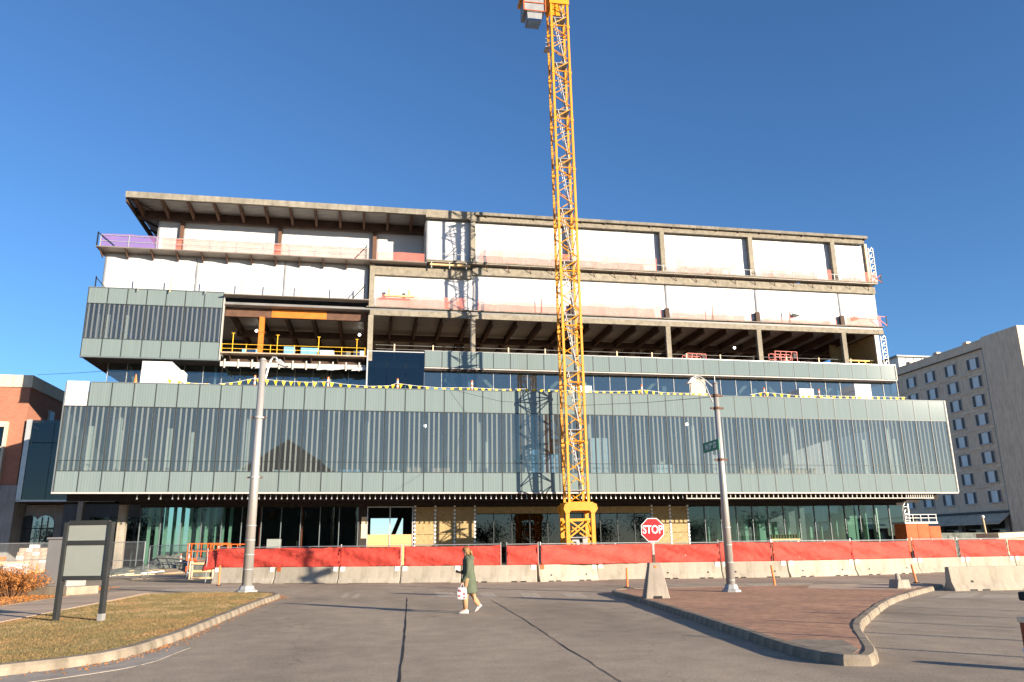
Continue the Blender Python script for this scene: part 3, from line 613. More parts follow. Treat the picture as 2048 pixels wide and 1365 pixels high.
# inside the third floor
MB().box(-22.5, 80, 13.1, 49.5, 80.2, 17).build('interior_wall', 'interior', bld)
MB().box(-.5, YW, 16.75, 49.4, 88, 17.2).build('fourth_floor_slab', 'walk_concrete', bld); MB().box(-23, 68.6, 17.3, -.8, 88, 17.45).build('fourth_floor_slab', 'interior_dark', bld)
def brace(p, q, y): MB().beam((p[0], y, p[1]), (q[0], y, q[1]), .3, .3).build('diagonal_brace', 'fireproof', bld)
cols = [-.5, 8.4, 17.5, 26.6, 35.65, 44.45]
for a, b in zip(cols[1:-1], cols[2:]):
    m = (a+b)/2; brace((a+.3, 17.0), (m-.4, 13.1), 67.6); brace((b-.3, 17.0), (m+.4, 13.1), 67.6)
brace((4.6, 13.1), (2.0, 16.6), 67.6); brace((8.1, 13.1), (5.5, 17.0), 67.6); brace((44.8, 17), (48, 13.1), 67.6)
for (a, b) in ((-20.6, -18.9), (-12.9, -10.2), (-4.0, -6.6), (-3.2, -.9)): brace((a, 17.2), (b, 13.1), 69.2)
for x in (-13.5, -4.2, 2.6): MB().box(x, 68.7, 13.1, x+.16, 68.9, 17.2).build('mullion_post', 'galv', bld)
for x in cols: MB().box(x-.2, 67.9, 13.1, x+.2, 68.3, 16.75).build('interior_column', 'interior', bld)
p0, p1 = PY(1380,757,YR), PY(1411,795,YR); MB().box(p0.x, YR-.03, 13.1, p1.x, YR-.005, 16.62).build('plywood_infill', 'pale_ply', bld)
# ---- fourth floor parapet on the right
PX0, PN = 4.2, 30; PWU = (49.4-PX0)/PN
pf = MB()
for i in range(PN+1): pf.box(PX0+i*PWU-.025, YU-.02, 16.76, PX0+i*PWU+.025, YU+.2, 18.2)
par = pf.build('parapet_frame', 'mullion', bld)
pane_row('spandrel_panel', 'spandrel', par, PX0, PN, PWU, YU, 16.8, 18.2)
MB().box(PX0, YU-.06, 16.66, 49.45, YU+.36, 16.75).build('bottom_trim', 'white_trim', par); MB().box(49.43, YU-.06, 16.75, 49.52, YU+.4, 18.3).build('corner_trim', 'white_trim', par); MB().box(PX0, YU-.03, 18.2, 49.42, YU+.3, 18.235).build('parapet_cap', 'alum', par)
MB().box(PX0, YU+.06, 16.5, 49.4, YU+.4, 16.655).build('painted_shadow_strip', 'soffit_dark', par)  # dark strip stands in for the shadow line under the parapet
MB().box(49.36, YU+.3, 16.76, 49.42, 80, 18.2).build('parapet_side', 'spandrel', par)
# ---- projecting box upper left
BX0, BX1, BN = -23.35, -12.77, 7; bw = (BX1-BX0)/BN; zA, zBq, zC, zD = 16.93, 18.4, 21.37, 22.72
bf = MB()
for i in range(BN+1): bf.box(BX0+i*bw-.025, YU-.02, zA+.02, BX0+i*bw+.025, YU+.2, zD)
for z in (zBq, zC): bf.box(BX0, YU-.012, z-.025, BX1, YU+.2, z+.025)
ub = bf.build('upper_glass_front', 'mullion', bld)
pane_row('spandrel_panel', 'spandrel', ub, BX0, BN, bw, YU+.005, zC+.03, zD-.01); pane_row('spandrel_panel', 'spandrel', ub, BX0, BN, bw, YU+.005, zA+.02, zBq-.03)
pane_row('window_pane', 'frit_glass_upper', ub, BX0, BN, bw, YU+.03, zBq+.03, zC-.03, th=.03)
MB().box(BX0-.06, YU-.05, zD, BX1+.04, YU+.4, zD+.06).build('parapet_cap', 'alum_dark', ub); MB().box(BX0-.06, YU-.05, zA-.1, BX1+.04, YU+.3, zA).build('bottom_trim', 'alum_dark', ub); MB().box(BX1+.03, YU-.04, zA, BX1+.1, YU+.4, zD).build('corner_trim', 'white_trim', ub)
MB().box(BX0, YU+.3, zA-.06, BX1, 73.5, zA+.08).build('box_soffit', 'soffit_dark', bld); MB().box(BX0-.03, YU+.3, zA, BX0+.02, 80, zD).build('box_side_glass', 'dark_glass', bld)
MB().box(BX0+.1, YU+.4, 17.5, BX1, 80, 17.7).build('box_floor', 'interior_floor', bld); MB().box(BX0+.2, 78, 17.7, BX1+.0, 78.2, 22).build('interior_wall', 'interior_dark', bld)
for x in (-22.9, -22.1, -20.6, -18.4): MB().box(x, 67.2, 17.7, x+.2, 67.4, 20.8).build('wall_frame', 'interior_col', bld)

# ---- open fourth floor: steel, deck, columns
def slab(x0, x1, y0, y1, z0, z1, nm='floor_slab', mat='slab_concrete'): return MB().box(x0, y0, z0, x1, y1, z1).build(nm, mat, bld)
slab(-23, 48.7, YU+.05, 88, 21.75, 21.95, 'fifth_floor_slab', 'deck')
MB().box(-.6, YU, 21.28, 48.75, YU+.3, 21.74).build('edge_girder', 'fireproof', bld); MB().box(-.9, YU-.16, 21.96, 48.8, YU+.5, 22.04).build('slab_edge', 'slab_concrete', bld)
MB().box(-12.7, YU+.9, 20.95, -.7, YU+1.2, 21.7).build('edge_girder', 'rust_steel', bld); MB().box(-8.9, YU+.87, 20.97, -4.3, YU+.9, 21.68).build('primer_patch', 'orange_steel', bld)
slab(-12.7, -.7, YU-.6, YU+.3, 22.42, 22.5, 'walkway_deck', 'deck_warm')
bm_src = None
for k in range(28):
    x = -12.3 + k*2.26; loc = Vector((x, 73, 21.05))
    if bm_src is None: bm_src = MB().ibeam((x, YU+1.2, 21.4), (x, 81, 21.4), .26, .68, .05).build('floor_beam', 'brown_steel', bld, org=loc)
    else: inst(bm_src, bld, loc)
MB().box(-12.7, 80, 20.5, 37.5, 80.5, 21.74).build('rear_girder', 'brown_steel', bld); MB().box(-12.7, 73.2, 20.9, 48, 73.5, 21.5).build('mid_girder', 'brown_steel', bld)
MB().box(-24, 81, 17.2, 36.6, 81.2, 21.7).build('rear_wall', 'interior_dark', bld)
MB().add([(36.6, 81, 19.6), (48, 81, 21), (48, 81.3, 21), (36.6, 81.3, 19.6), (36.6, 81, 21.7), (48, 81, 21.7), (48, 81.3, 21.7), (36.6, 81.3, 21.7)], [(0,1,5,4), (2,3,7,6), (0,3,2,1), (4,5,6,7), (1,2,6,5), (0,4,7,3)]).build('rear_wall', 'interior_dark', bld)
MB().box(47.9, YU+.4, 17.25, 48.2, 71.5, 21.3).build('end_wall', 'osb', bld); MB().box(47.85, YU+.2, 17.2, 48.3, YU+.38, 21.28).build('end_wall_post', 'white_trim', bld)
MB().box(45.8, 70.5, 17.2, 47.88, 70.8, 21.3).build('end_wall', 'osb', bld)
for x in cols:
    MB().box(x-.22, YU+.02, 17.2, x+.22, YU+.4, 21.28).build('column', 'fireproof', bld)
    MB().box(x-.2, 74.6, 17.2, x+.2, 75, 21.2).build('column', 'brown_steel', bld)
MB().box(-9.65-.2, YU+.75, 17.6, -9.65+.2, YU+1.2, 20.95).box(-9.95, YU+.7, 19.6, -9.35, YU+1.22, 19.66).build('column', 'orange_steel', bld)
slab(-12.6, -.75, YU-.1, 81, 17.5, 17.6, 'open_floor_deck', 'walk_concrete'); MB().box(-12.6, YU+.9, 16.75, -.75, YU+1.2, 17.45).build('edge_girder', 'brown_steel', bld)
for k in range(6): x = -12+k*2.2; MB().prism_x([(YU-.05, 17.46), (YU+.95, 17.46), (YU+.95, 16.95), (YU+.8, 16.95)], x, x+.06).build('deck_bracket', 'brown_steel', bld)
MB().box(-12.7, YU+.5, 16.5, -.8, YU+.58, 16.9).build('hanging_trim', 'white_trim', bld)
for k in range(11): x = -12.4+k*1.1; MB().box(x, YU+.42, 16.35, x+.12, YU+.5, 17.1).build('trim_clip', 'white_trim', bld)
for a, h in ((-9.9, .3), (-4.9, .42), (-4.0, .38), (-2.0, .25)): MB().sheet((a, YU+.4, 16.35), (1.2, 0, .1), (.2, 0, h), 6, 3, lambda u, v, w=wob(int(a*10)): .08*w(u, v), .01).build('torn_wrap', 'wrap', bld)

# ---- wrapped fifth and sixth floors
def wrap(x0, x1, z0, z1, y, seed, amp=.06, nm='wrap_sheet'):
    w = wob(seed); n = max(8, int((x1-x0)*3))
    MB().sheet((x0, y, z0), (x1-x0, 0, 0), (0, 0, z1-z0), n, 14, lambda a, b: amp*w(a, b)*(1 - .5*b), .01).build(nm, 'wrap', bld, smooth=True)
for i, (a, b) in enumerate(zip(cols, cols[1:] + [48.55])): wrap(a+.02, b-.02, 22.04, 25.75, YW-.25, 10+i)
for i, (a, b) in enumerate(zip([4.15, 8.4, 17.5, 26.6, 35.65, 44.45], [8.4, 17.5, 26.6, 35.65, 44.45, 48.1])): wrap(a+.02, b-.02, 26.5, 30.75, YW, 30+i)
for i in range(3): wrap(-22.6+i*7.25, -22.6+(i+1)*7.25+.02, 22.5, 26.0, YW, 50+i)
for i, (a, b) in enumerate(((-19.6, -17.5), (-17.5, -9.0), (-9.0, -.3), (-.3, 4.2))): wrap(a, b, 26.3, 30.9, 69.8, 60+i)
MB().sheet((4.15, 69.8, 26.3), (0, -3.2, 0), (0, 0, 4.5), 8, 8, lambda a, b, w=wob(77): .08*w(a, b), .01).build('wrap_return', 'wrap', bld)
MB().sheet((-22.6, 80, 22.5), (0, -13.4, 0), (0, 0, 3.5), 8, 8, lambda a, b, w=wob(78): .05*w(a, b), .01).build('wrap_return', 'wrap', bld)
MB().sheet((-19.6, 86, 26.3), (0, -16.2, 0), (0, 0, 4.5), 8, 8, lambda a, b, w=wob(79): .05*w(a, b), .01).build('wrap_return', 'wrap', bld)
MB().box(48.15, YU+.3, 22, 48.4, 88, 30.8).build('end_wall', 'pale_ply', bld)
for x, z in ((39.3, 22.75), (45.7, 22.7), (17.2, 22.7)): MB().add([(x, YU+.1, z+.35), (x+.9, YU+.1, z+.15), (x+.05, YU+.1, z-.1), (x, YU+.13, z+.35), (x+.9, YU+.13, z+.15), (x+.05, YU+.13, z-.1)], [(0,1,2), (5,4,3), (0,3,4,1), (1,4,5,2), (2,5,3,0)]).build('torn_flap', 'black', bld)
slab(-22.4, 48.5, YW+.1, 88, 26.0, 26.3, 'sixth_floor_slab'); slab(-23, 4.2, YU-.8, 70.2, 26.02, 26.1, 'walkway_deck', 'deck_warm')
MB().box(-.5, YU, 25.0, 8.3, YU+.28, 25.8).build('edge_girder', 'fireproof', bld)
for a, b in zip(cols[1:], cols[2:] + [48.5]): MB().box(a-.02, YU+.0, 25.42, b-.03, YU+.24, 26.1).build('edge_girder', 'fireproof', bld)
MB().box(4.2, YU-.5, 26.38, 48.55, YU+.4, 26.5).build('slab_edge', 'slab_concrete', bld); MB().box(4.2, YU-.42, 26.3, 48.5, YU+.3, 26.375).build('edge_deck', 'deck_warm', bld)
for k in range(12): x = -22.8+k*2.0; MB().prism_x([(YU-.75, 26.0), (YU+.5, 26.0), (YU+.5, 25.5), (YU+.35, 25.5)], x, x+.06).build('deck_bracket', 'rust_steel', bld)
for k in range(20):
    x = 9.4+k*2.0
    if x < 48: MB().beam((x, YU-.4, 26.28), (x+.35, YU-.02, 25.75), .05).build('edge_kicker', 'rust_steel', bld)
for x in cols[1:]: MB().box(x-.22, YU+.05, 26.52, x+.22, YU+.4, 30.72).build('column', 'fireproof', bld)
for x in cols[2:]: MB().box(x-.2, YU-.1, 22.05, x+.2, YU+.2, 23.0).build('column_stub', 'brown_steel', bld)
MB().box(-.72, YU-.02, 22.05, -.3, YU+.3, 26.0).build('column', 'fireproof', bld); MB().box(-.6, 69.4, 26.1, -.25, 69.72, 30.4).build('column', 'rust_steel', bld)
for x in (-17.5, -9.0): MB().box(x-.14, 69.4, 26.1, x+.14, 69.7, 30.4).build('column', 'rust_steel', bld)
# ---- roof
MB().box(8.6, YU-.15, 31.2, 48.3, YU+.5, 31.48).build('roof_edge', 'slab_concrete', bld); MB().box(8.6, YU+.12, 30.72, 48.05, YU+.4, 31.12).build('roof_girder', 'fireproof', bld)
for k in range(18): x = 9.6+k*2.26; MB().box(x, YU-.05, 31.1, x+.12, YU+.2, 31.2).build('roof_bracket', 'brown_steel', bld)
MB().box(4.1, YU-.02, 30.75, 8.58, YU+.4, 31.5).build('roof_girder', 'fireproof', bld)
for i, (a, b) in enumerate(((-21.45, -15), (-14.99, -8), (-7.99, -.6), (-.59, 4.08))): MB().box(a, YU-.02, 30.92+(.02 if i % 2 else 0), b, YU+.25, 31.47).build('eave_fascia', 'slab_concrete', bld)
MB().box(-21.4, YU+.25, 31.2, 8.6, 88, 31.45).build('roof_deck', 'deck', bld); MB().box(8.6, YU+.5, 31.15, 48.2, 88, 31.4).build('roof_deck', 'deck', bld)
MB().box(-21.35, 69.25, 30.38, 4.1, 69.55, 31.18).build('roof_girder', 'brown_steel', bld)
ob = None
for k in range(12):
    x = -20.8+k*2.15; loc = Vector((x, 69, 30.7))
    if ob is None: ob = MB().prism_x([(YU+.3, 31.18), (69.24, 31.18), (69.24, 30.5), (YU+.3, 30.95)], x-.1, x+.1).build('outrigger', 'rust_steel', bld, org=loc)
    else: inst(ob, bld, loc)
MB().beam((-21.4, YU+.3, 30.85), (-21.4, 84, 30.6), .15, .5).build('verge_beam', 'brown_steel', bld)
for i in range(6): MB().beam((-21.45, YU+i*2.5+.3, 31.15), (-19.8, YU+i*2.5+2.6, 30.9), .12).build('verge_brace', 'brown_steel', bld)
for px_ in (314, 790, 1484): p = PY(px_, 420, 75); MB().tube((p.x, 75, 31.4), (p.x, 75, 35.2 if px_ == 314 else 34.6), .03, 6).build('roof_mast', 'galv', bld)
MB().box(30, 78, 31.4, 34, 82, 33.2).build('roof_plant', 'foam_white', bld)
# service ladders on the right-hand end
def ladder(x, y, z0, z1):
    lo = MB().box(x, y, z0, x+.08, y+.08, z1).box(x+.5, y, z0, x+.58, y+.08, z1).build('scaffold_ladder', 'galv_dull', bld)
    z = z0+.3
    while z < z1: MB().box(x+.08, y+.01, z, x+.5, y+.07, z+.07).build('rung', 'galv_dull', lo); MB().beam((x+.1, y+.1, z), (x+.5, y+.1, z+.5), .04).build('ladder_brace', 'galv', lo); z += .62
ladder(48.5, YU+.3, 26.6, 30.4); ladder(48.55, YU+.3, 17.4, 21.2); ladder(48.9, YG, .2, 5.0)

# ================================================================ safety rails, nets and site things on the building
def rail_run(label, x0, x1, y, z, h, step, mat, post_mat=None, group=None, nr=2, name='guard_rail', r=.03):
    t = thing(name, ((x0+x1)/2, y, z), label, 'railing', group)
    n = max(1, round((x1-x0)/step))
    for i in range(n+1): x = x0+(x1-x0)*i/n; MB().box(x-r, y-r, z, x+r, y+r, z+h).build('post', post_mat or mat, t)
    for k in range(nr): zz = z+h*(k+1)/nr-.06; MB().box(x0, y-r*.7, zz, x1, y+r*.7, zz+r*1.4).build('rail', mat, t)
    return t
rail_run('thin steel edge rail along the wrapped top floor right of the crane shadow', 4.4, 48.3, YU-.42, 26.5, .62, 2.2, 'galv_dull', nr=1)
rail_run('thin steel edge rail in front of the set-back top floor wall', -22.7, -.9, YU-.7, 26.1, 1.05, 2.2, 'galv_dull', nr=2)
rail_run('yellow pipe rail on the open floor beside the orange column', -12.6, -.9, YU+.1, 17.6, .75, 2.1, 'yellow_paint', nr=2, r=.022)
t = thing('wire_guard', (26, YU+.5, 17.2), 'wire guard line on pale timber posts above the green parapet', 'railing')
for k in range(14): x = 1.6+k*3.35; MB().box(x-.05, YU+.45, 17.2, x+.05, YU+.55, 18.85).build('post', 'pale_ply', t)
for z in (18.75, 18.4): MB().tube((0, YU+.5, z), (48, YU+.5, z), .014, 5).build('wire', 'galv_dull', t)
for (a, z0, h, m) in ((-11.8, 17.6, 1.7, 'yellow_paint'), (-8.2, 17.6, 1.65, 'yellow_paint'), (-4.8, 17.6, 1.6, 'yellow_paint'), (-1.6, 17.6, 1.5, 'yellow_paint')):
    tag(MB().box(a-.028, YU+.35, z0, a+.028, YU+.41, z0+h).box(a-.13, YU+.32, z0+h, a+.13, YU+.44, z0+h+.04).build('shoring_prop', m), 'yellow screw prop on the open floor ' + {-11.8: 'in front of the bright blue tarped stack', -8.2: 'just right of the orange column', -4.8: 'in front of the pale blue bundle', -1.6: 'next to the grey corner column'}[a], 'prop', 'yellow props on the open floor')
for k, (a, z) in enumerate([(-19.5, 22.5), (-17.0, 22.5), (-14.2, 22.5), (-11.3, 22.5), (-9.0, 22.5), (-6.4, 22.5), (-3.4, 22.5), (14.6, 22.04), (31.0, 22.04), (38.8, 22.04)]):
    tag(MB().box(a-.03, YU-.3, z, a+.03, YU-.24, z+1.3).build('edge_post', 'rust_orange' if k > 6 else ('lumber' if k % 2 else 'galv_dull')), (('first', 'second', 'third', 'fourth', 'fifth', 'sixth', 'seventh')[k] + ' bare edge post from the outer corner of the projecting glass box') if k < 7 else ('rust-orange edge post ' + ('left of the crane mast', 'in the second bay right of the crane mast', 'in the third bay right of the crane mast')[k-7]), 'post', 'edge posts on the wrapped floor')
def net(label, x0, x1, y, z0, h, mat, seed, sag=.18):
    w = wob(seed); n = max(6, int((x1-x0)*1.5))
    o = MB().sheet((x0, y, z0), (x1-x0, 0, 0), (0, 0, h), n, 4, lambda a, b: (.08*w(a, b*2), b*sag*(w(a*1.3, 0)-.3)), .006).build('safety_net', mat)
    return tag(o, label, 'net', 'orange safety nets along the floor edges' if 'orange' in mat else None)
nets = [('orange net on the top wrapped floor beside the crane shadow column', 8.9, 25.7, 26.5, 1.25), ('orange net on the top wrapped floor above the street name sign', 27.6, 33.6, 26.5, 1.2), ('orange net on the top wrapped floor by the end bay', 36.2, 43.6, 26.5, 1.1), ('orange net at the far end of the top wrapped floor', 44.7, 48.4, 26.5, 1.0),
        ('orange net on the lower wrapped floor under the lumber shelf', -.1, 7.8, 22.04, 1.1), ('sagging orange net on the lower wrapped floor left of the crane mast', 8.8, 16.9, 22.04, .95), ('orange net on the lower wrapped floor just right of the crane mast', 17.8, 25.95, 22.04, 1.15), ('drooping orange net on the lower wrapped floor, second bay right of the crane', 27, 34.9, 22.04, .8), ('low drooping orange net on the lower wrapped floor near the torn flap', 36.1, 43.7, 22.04, .6), ('orange net at the far end of the lower wrapped floor', 44.8, 48.5, 22.04, 1.1),
        ('orange net in the shaded recess of the top floor', -.2, 4.0, 26.1, .95), ('faint orange net in front of the set-back top floor wall', -18, -.9, 26.1, 1.15)]
for i, (l, a, b, z, h) in enumerate(nets): net(l, a, b, YU-.46 if z > 26 else YU-.2, z, h, 'orange_net', 100+i)
net('purple and pink net at the left corner of the top floor deck', -22.7, -18.2, YU-.66, 26.1, 1.2, 'purple_net', 130)
t = thing('corner_outrigger', (-22.9, YU-.7, 26.1), 'dark steel outrigger frame at the left corner of the top deck', 'bracket')
MB().beam((-22.95, YU-.7, 26), (-22.95, YU-.7, 27.35), .09).build('post', 'black', t); MB().beam((-22.95, YU-.7, 27.3), (-21.6, YU-.7, 26.2), .08).build('strut', 'black', t)
t = thing('corner_outrigger', (49, YU-.4, 26.4), 'dark steel outrigger frame at the right end of the top deck', 'bracket')
MB().beam((49, YU-.4, 26.4), (49, YU-.4, 27.4), .07).build('post', 'black', t); MB().beam((48, YU-.4, 26.5), (49, YU-.4, 27.3), .06).build('strut', 'rust_orange', t); MB().beam((48, YU-.4, 27.2), (49, YU-.4, 26.5), .06).build('strut', 'rust_orange', t)
t = thing('corner_outrigger', (49.1, YU-.2, 21.98), 'dark steel outrigger frame at the right end of the lower wrapped floor', 'bracket')
MB().beam((49.1, YU-.2, 22), (49.1, YU-.2, 23.1), .07).build('post', 'black', t); MB().beam((48.1, YU-.2, 22.9), (49.1, YU-.2, 22.1), .06).build('strut', 'lift_red', t); MB().box(47, YU-.22, 23.0, 49, YU-.17, 23.06).build('bar', 'lift_red', t)
t = thing('corner_outrigger', (-22.9, YU-.3, 22.78), 'small dark bracket on the top left corner of the projecting glass box', 'bracket')
MB().beam((-22.9, YU, 22.78), (-22.9, YU, 23.7), .08).build('post', 'black', t); MB().beam((-22.9, YU, 23.6), (-22.2, YU, 22.8), .07).build('strut', 'black', t)
for (x, z, l) in ((-1.3, 26.1, 'dark kicker brace at the right end of the upper walkway deck'), (-1.3, 22.5, 'dark kicker brace at the right end of the lower walkway deck')):
    t = thing('edge_brace', (x, YU-.6, z), l, 'brace'); MB().beam((x-.8, YU-.6, z), (x+.2, YU-.6, z+1.2), .07).build('strut', 'black', t); MB().beam((x+.2, YU-.6, z), (x+.2, YU-.6, z+1.4), .07).build('post', 'black', t)
t = thing('timber_shelf', (2, YU-.2, 22.9), 'pale lumber shelf frame leaning on the white wrap', 'lumber')
MB().box(.6, YU-.3, 22.95, 3.2, YU-.1, 23.1).build('plank', 'lumber', t)
for x in (.85, 2.6): MB().box(x, YU-.25, 23.1, x+.22, YU-.13, 23.6).build('block', 'lumber', t)
t = thing('timber_ledge', (6.3, YU-.5, 25.9), 'yellow timber ledge hung under the slab edge in the crane shadow', 'lumber')
MB().box(4.5, YU-.55, 25.95, 8.1, YU-.3, 26.1).build('plank', 'lumber', t)
for x in (4.6, 6.2, 7.7): MB().box(x, YU-.5, 25.7, x+.08, YU-.4, 26.28).build('hanger', 'galv_dull', t)
# materials stored on the open floor and on the roof terrace
def stack(label, x0, x1, y, z, h, mat, d=1.2, n=1, cat='stack', group=None, name='wrapped_stack', strap=False):
    t = thing(name, ((x0+x1)/2, y+d/2, z), label, cat, group)
    for k in range(n):
        j = (k % 2)*.03; MB().box(x0+j, y+j, z+.06+h*k/n, x1-j*.5, y+d, z+.06+h*(k+1)/n-.012).build('bundle', mat, t, bevel=.03)
    for x in (x0+.1, (x0+x1)/2-.05, x1-.2): MB().box(x, y, z, x+.1, y+d, z+.058).build('skid', 'lumber', t)
    return t
stack('bright blue tarped stack behind the yellow rail left of the orange column', -11.3, -9.9, 68, 17.6, .75, 'blue_wrap')
stack('tall blue bundle right of the orange column', -7.9, -7.0, 68.5, 17.6, 1.2, 'blue_wrap'); stack('blue and white crate stack in the middle of the open floor', -6.5, -4.9, 68.5, 17.6, 1.15, 'blue_wrap', n=2)
stack('pale blue bundle beside the crate stack on the open floor', -4.8, -3.6, 68.2, 17.6, .9, 'pale_blue'); stack('grey wrapped unit on the open floor', -3.0, -2.2, 69, 17.6, 1.05, 'debris_grey'); stack('pale sack pile at the right end of the open floor', -1.9, -1.0, 67.6, 17.6, .8, 'pale_blue')
tz = 13.1
p0, p1 = PY(283,760,63), PY(371,730,63)
t = thing('insulation_stack', ((p0.x+p1.x)/2, 63.5, tz), 'large white foam board stack on the terrace beside the projecting box', 'stack')
MB().box(p0.x, 62.6, tz, p1.x-.1, 64, tz+1.15).build('foam_bundle', 'foam_white', t, bevel=.02); MB().box(p0.x+.02, 62.6, tz+1.17, p1.x-.02, 64, tz+2.1).build('foam_bundle', 'foam_white', t); MB().prism_y([(p0.x+.04, tz+2.12), (p1.x-.2, tz+2.12), (p1.x-.9, p1.z+.12), (p0.x+.04, p1.z+.12)], 62.6, 64).build('foam_bundle', 'foam_white', t)
for l, xa, xb, ya, yb, nm in (('white foam block on the terrace right of the street name sign', 1600, 1627, 778, 797, 1), ('white foam block with a shaded side near the right end of the terrace', 1712, 1741, 769, 797, 1)):
    p0, p1 = PY(xa,yb,62.5), PY(xb,ya,62.5); t = thing('insulation_stack', ((p0.x+p1.x)/2, 63, tz), l, 'stack')
    MB().box(p0.x, 62.5, tz, p1.x, 64.6, p1.z-.62).build('foam_bundle', 'foam_white', t, bevel=.02); MB().box(p0.x, 62.5, p1.z-.6, p1.x, 64.6, p1.z).build('foam_bundle', 'foam_white', t, bevel=.02)
for l, xa, xb, z in (('low white foam sheet pile on the terrace between the two foam blocks', 1636, 1665, .9), ('long low white foam sheet pile under the shaded foam block', 1690, 1745, .85), ('low white foam sheets at the right end of the terrace', 1768, 1815, .85)):
    p0, p1 = PY(xa,795,61.6), PY(xb,795,61.6); t = thing('foam_sheets', ((p0.x+p1.x)/2, 61.8, tz), l, 'stack')
    for k in range(3): MB().box(p0.x, 61.5, tz+z*k/3, p1.x, 62.3, tz+z*(k+1)/3-.01).build('sheet', 'foam_white', t)
p0, p1 = PY(1143,772,63), PY(1184,790,63); stack('pale blue crate on the terrace just behind the crane mast', p0.x, p1.x, 63, tz, p0.z-tz, 'pale_blue', name='crate', cat='crate')
p0, p1 = PY(858,772,62), PY(900,780,62); stack('flat blue bundle on the terrace left of the crane', p0.x, p1.x, 62, tz, .95, 'blue_wrap')
# second-floor stock behind the glass
for k, (xa, xb, h, m, l) in enumerate([(470, 520, .9, 'pale_blue', 'pale blue board stack behind the lower glass left of the lamp post'), (545, 580, .9, 'pale_blue', 'pale blue board stack behind the lower glass right of the lamp post'), (680, 720, .95, 'blue_wrap', 'blue stack behind the lower glass in the left half'), (760, 800, .9, 'pale_blue', 'pale stack behind the lower glass near the cardboard boxes'), (812, 842, 1.2, 'cardboard', 'brown boxes behind the lower glass'), (862, 900, 1.1, 'cardboard', 'tan boxes with white lids behind the lower glass'),
        (1052, 1078, 2.6, 'blue_wrap', 'tall blue bundle behind the lower glass in the crane shadow'), (1085, 1118, 2.2, 'blue_wrap', 'blue bundle behind the lower glass next to the crane mast'), (1180, 1215, 3.6, 'pale_blue', 'tall pale bundle behind the lower glass right of the crane mast'), (1305, 1345, 1.5, 'pale_blue', 'pale blue rolls behind the lower glass above the stop sign'), (1425, 1436, 2.3, 'foam_white', 'white panel behind the lower glass beside the street name pole'), (1475, 1630, 1.25, 'tan', 'long row of tan boxes behind the lower glass')]):
    p0, p1 = PY(xa,940,61.8), PY(xb,940,61.8); stack(l, p0.x, p1.x, 61.5, 6.55, h, m, 1.0, name='stored_stack')
# pennant lines along the terrace edge
def pennants(label, pix, y=60.75, first=0):
    pts = [PY(*p, y) for p in pix]; t = thing('pennant_line', pts[0], label, 'pennants', 'yellow pennant lines on the terrace edge')
    MB().path(pts, .014, 5).build('cord', 'sign_white', t); L = 0; src = None
    for a, b in zip(pts[:-1], pts[1:]):
        n = max(1, round((b-a).length/.6))
        for k in range(n):
            c = a.lerp(b, (k+.5)/n)
            if src is None: src = MB().add([(c.x-.16, c.y, c.z), (c.x+.16, c.y, c.z), (c.x, c.y-.03, c.z-.42), (c.x-.16, c.y+.012, c.z), (c.x+.16, c.y+.012, c.z), (c.x, c.y-.018, c.z-.42)], [(0,1,2), (5,4,3), (0,3,4,1), (1,4,5,2), (2,5,3,0)]).build('pennant', 'pennant_yellow', t, org=c)
            else: o = inst(src, t, c); o.rotation_euler = (random.uniform(-.25, .25), random.uniform(-.12, .12), random.uniform(-.5, .5))
pennants('yellow pennants hung beside the big white foam stack', [(330,757),(350,761),(385,767),(420,768)])
pennants('yellow pennants rising to the striped post behind the left lamp', [(438,768),(470,765),(508,757),(560,762),(620,765),(640,764),(655,764)])
pennants('yellow pennants drooping below the tall dark glass panes', [(655,764),(690,769),(740,773),(780,772),(793,767),(830,772),(880,776),(945,776)])
pennants('yellow pennants passing behind the crane mast', [(945,776),(1000,779),(1060,778),(1120,781),(1200,783),(1260,783),(1285,780),(1330,786),(1380,787),(1418,787)])
pennants('yellow pennants right of the street name pole', [(1500,790),(1527,785),(1570,789),(1600,792),(1636,792),(1700,793),(1812,795)])
def cone(label, px_, py_, kind='post'):
    p = PY(px_, py_, 60.9); z = ZT+.05
    if kind == 'cone':
        t = thing('traffic_cone', (p.x, 60.9, z), label, 'cone'); MB().box(p.x-.18, 60.72, z, p.x+.18, 61.08, z+.04).build('base', 'black', t); MB().tube((p.x, 60.9, z+.04), (p.x, 60.9, z+.7), .13, 10, .03).build('body', 'delineator', t)
    else:
        t = thing('channelizer', (p.x, 60.9, z), label, 'post', 'orange and white posts on the terrace edge')
        for k in range(5): MB().tube((p.x, 60.9, z+k*.17), (p.x, 60.9, z+k*.17+.168), .075, 8).build('band', 'sign_white' if k % 2 else 'delineator', t)
cone('small orange cone beside the big white foam stack', 271, 762, 'cone')
for px_, l in ((509, 'orange and white post just behind the left lamp head'), (656, 'orange and white post on the terrace edge left of the tall dark panes'), (795, 'orange and white post below the tall dark panes'), (944, 'orange and white post below the crane shadow on the parapet'), (1283, 'orange and white post right of the crane mast'), (1527, 'orange and white post right of the street name pole'), (1636, 'orange and white post between the foam blocks')): cone(l, px_, 770)
